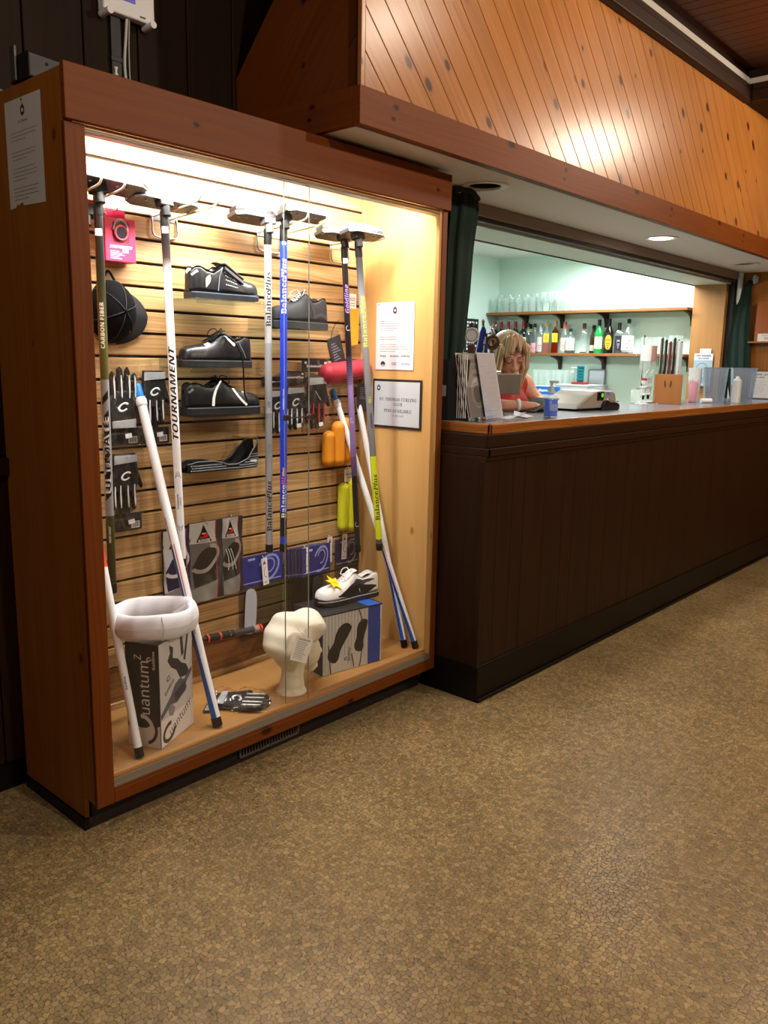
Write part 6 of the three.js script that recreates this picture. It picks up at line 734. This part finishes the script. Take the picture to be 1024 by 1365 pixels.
  mesh('red_top', field((p) => { let d = torsoF(p) - .008; const neck = Math.hypot((p[0] - 2.725) / 1.15, (p[1] - 1.335) / 1.0, (p[2] + .43) / 1.3) - .105; d = Math.max(d, -neck, .8 - p[1], -1); const sl = Math.max(2.61 - p[0], p[0] - 2.895); return p[1] > 1.16 ? Math.max(d, sl * .9) : d; }, [2.745, 1.04, -.54], .29, 96), M(0x980a08, .7), t);
  mesh('trousers', field((p) => Math.max(Math.min(smin(.04, sdEll(p, [2.735, .82, -.66], [.165, .13, .108]), legF(p))) - .008, p[1] - .9, .09 - p[1]), [2.735, .5, -.63], .44, 90), M(0x15171f, .8), t);
  for (const s of [-1, 1]) mesh('shoe', field((p) => Math.max(sdCap(p, [2.735 + s * .1, .052, -.71], [2.735 + s * .115, .046, -.52], .05, .044), -p[1] + .002), [2.735 + s * .107, .06, -.62], .17, 40), M(0x1b1b1e, .5), t);
  const hairT = dataTex(256, 128, (u, w) => { const n = noise(u * 40, w * 2, 40, 2, 5) * .6 + noise(u * 100, w * 3, 100, 3, 6) * .4, s = Math.max(0, Math.min(1, (n - .15) * 1.7)); return mix3([112, 82, 52], [228, 204, 166], s); }, .22, .4);
  const hair = field((w) => { const p = loc(w); let d = smin(.03, sdEll(p, [0, .034, -.022], [.084, .094, .102]), sdEll(p, [0, -.045, -.055], [.086, .13, .062])); const face = Math.max(sdEll(p, [.008, -.05, .1], [.05, .098, .07])); d = Math.max(d, -face); for (const s of [-1, 1]) d = smin(.012, d, sdCap(p, [s * .07, .06, .045], [s * .074, -.04, .058], .026, .024), sdCap(p, [s * .074, -.04, .058], [s * .064, -.15, .066], .025, .014)); d = smin(.01, d, sdCap(p, [-.03, .115, .05], [-.052, .04, .09], .02, .014), sdCap(p, [-.0, .12, .045], [-.03, .062, .094], .02, .013), sdCap(p, [.02, .118, .05], [.012, .068, .096], .02, .012), sdCap(p, [.04, .1, .055], [.056, .05, .082], .018, .012)); return d + .0006 * Math.sin(p[0] * 420 + p[2] * 160 + Math.sin(p[1] * 24) * 1.2); }, [2.7, 1.44, -.45], .2, 110);
  const hp = hair.toNonIndexed(), hu = hp.attributes.position, uv = new Float32Array(hu.count * 2); for (let i = 0; i < hu.count; i++) { const l = loc([hu.getX(i), hu.getY(i), hu.getZ(i)]); uv[i * 2] = Math.atan2(l[0], l[2] + .02) * .11; uv[i * 2 + 1] = l[1]; } hp.setAttribute('uv', new THREE.BufferAttribute(uv, 2));
  mesh('hair', hp, TX(hairT, .5), t);
  for (const s of [-1, 1]) { mesh('eyelash', tube([[-.014, .002, .086], [-.005, -.003, .0925], [.005, -.003, .0925], [.014, .002, .085]].map((p) => wld([p[0] + s * .031, p[1], p[2]])), .0016, 5, 14), M(0x2a1a14, .6), t); mesh('eyebrow', tube([[-.018, .024, .087], [0, .03, .089], [.017, .026, .083]].map((p) => wld([p[0] + s * .032, p[1], p[2]])), .0022, 5, 12), M(0x5a3c28, .7), t); }
  mesh('lips', tube([[-.019, -.067, .088], [-.007, -.064, .0975], [.007, -.064, .0975], [.019, -.067, .088]].map(wld), .0038, 6, 16), M(0xa8564e, .5), t);
  mesh('wristwatch', new THREE.TorusGeometry(.0285, .006, 8, 28).scale(1, 1, 1.6).applyQuaternion(new THREE.Quaternion().setFromUnitVectors(V(0, 0, 1), V(wR[0] - eR[0], wR[1] - eR[1], wR[2] - eR[2]).normalize())).translate(wR[0] - .045, wR[1] + .004, wR[2] - .047), M(0xdfe0e4, .4), t);
  const c = thing('white_card', 'small white card held between the bartender hands', 'card', [2.69, 1.2, -.18], .5); c.rotation.x = -.6; print('card', .085, .055, null, c, [0, 0, 0], [0, 0, 0], .001, M(0xd8dade, .4)); print('stripe', .08, .01, null, c, [0, .014, .0008], [0, 0, 0], .0006, M(0x8a90a4, .4));
}
scene.traverse((o) => { if (o.isMesh) { o.castShadow = true; o.receiveShadow = true; } });
renderer.render(scene, camera);
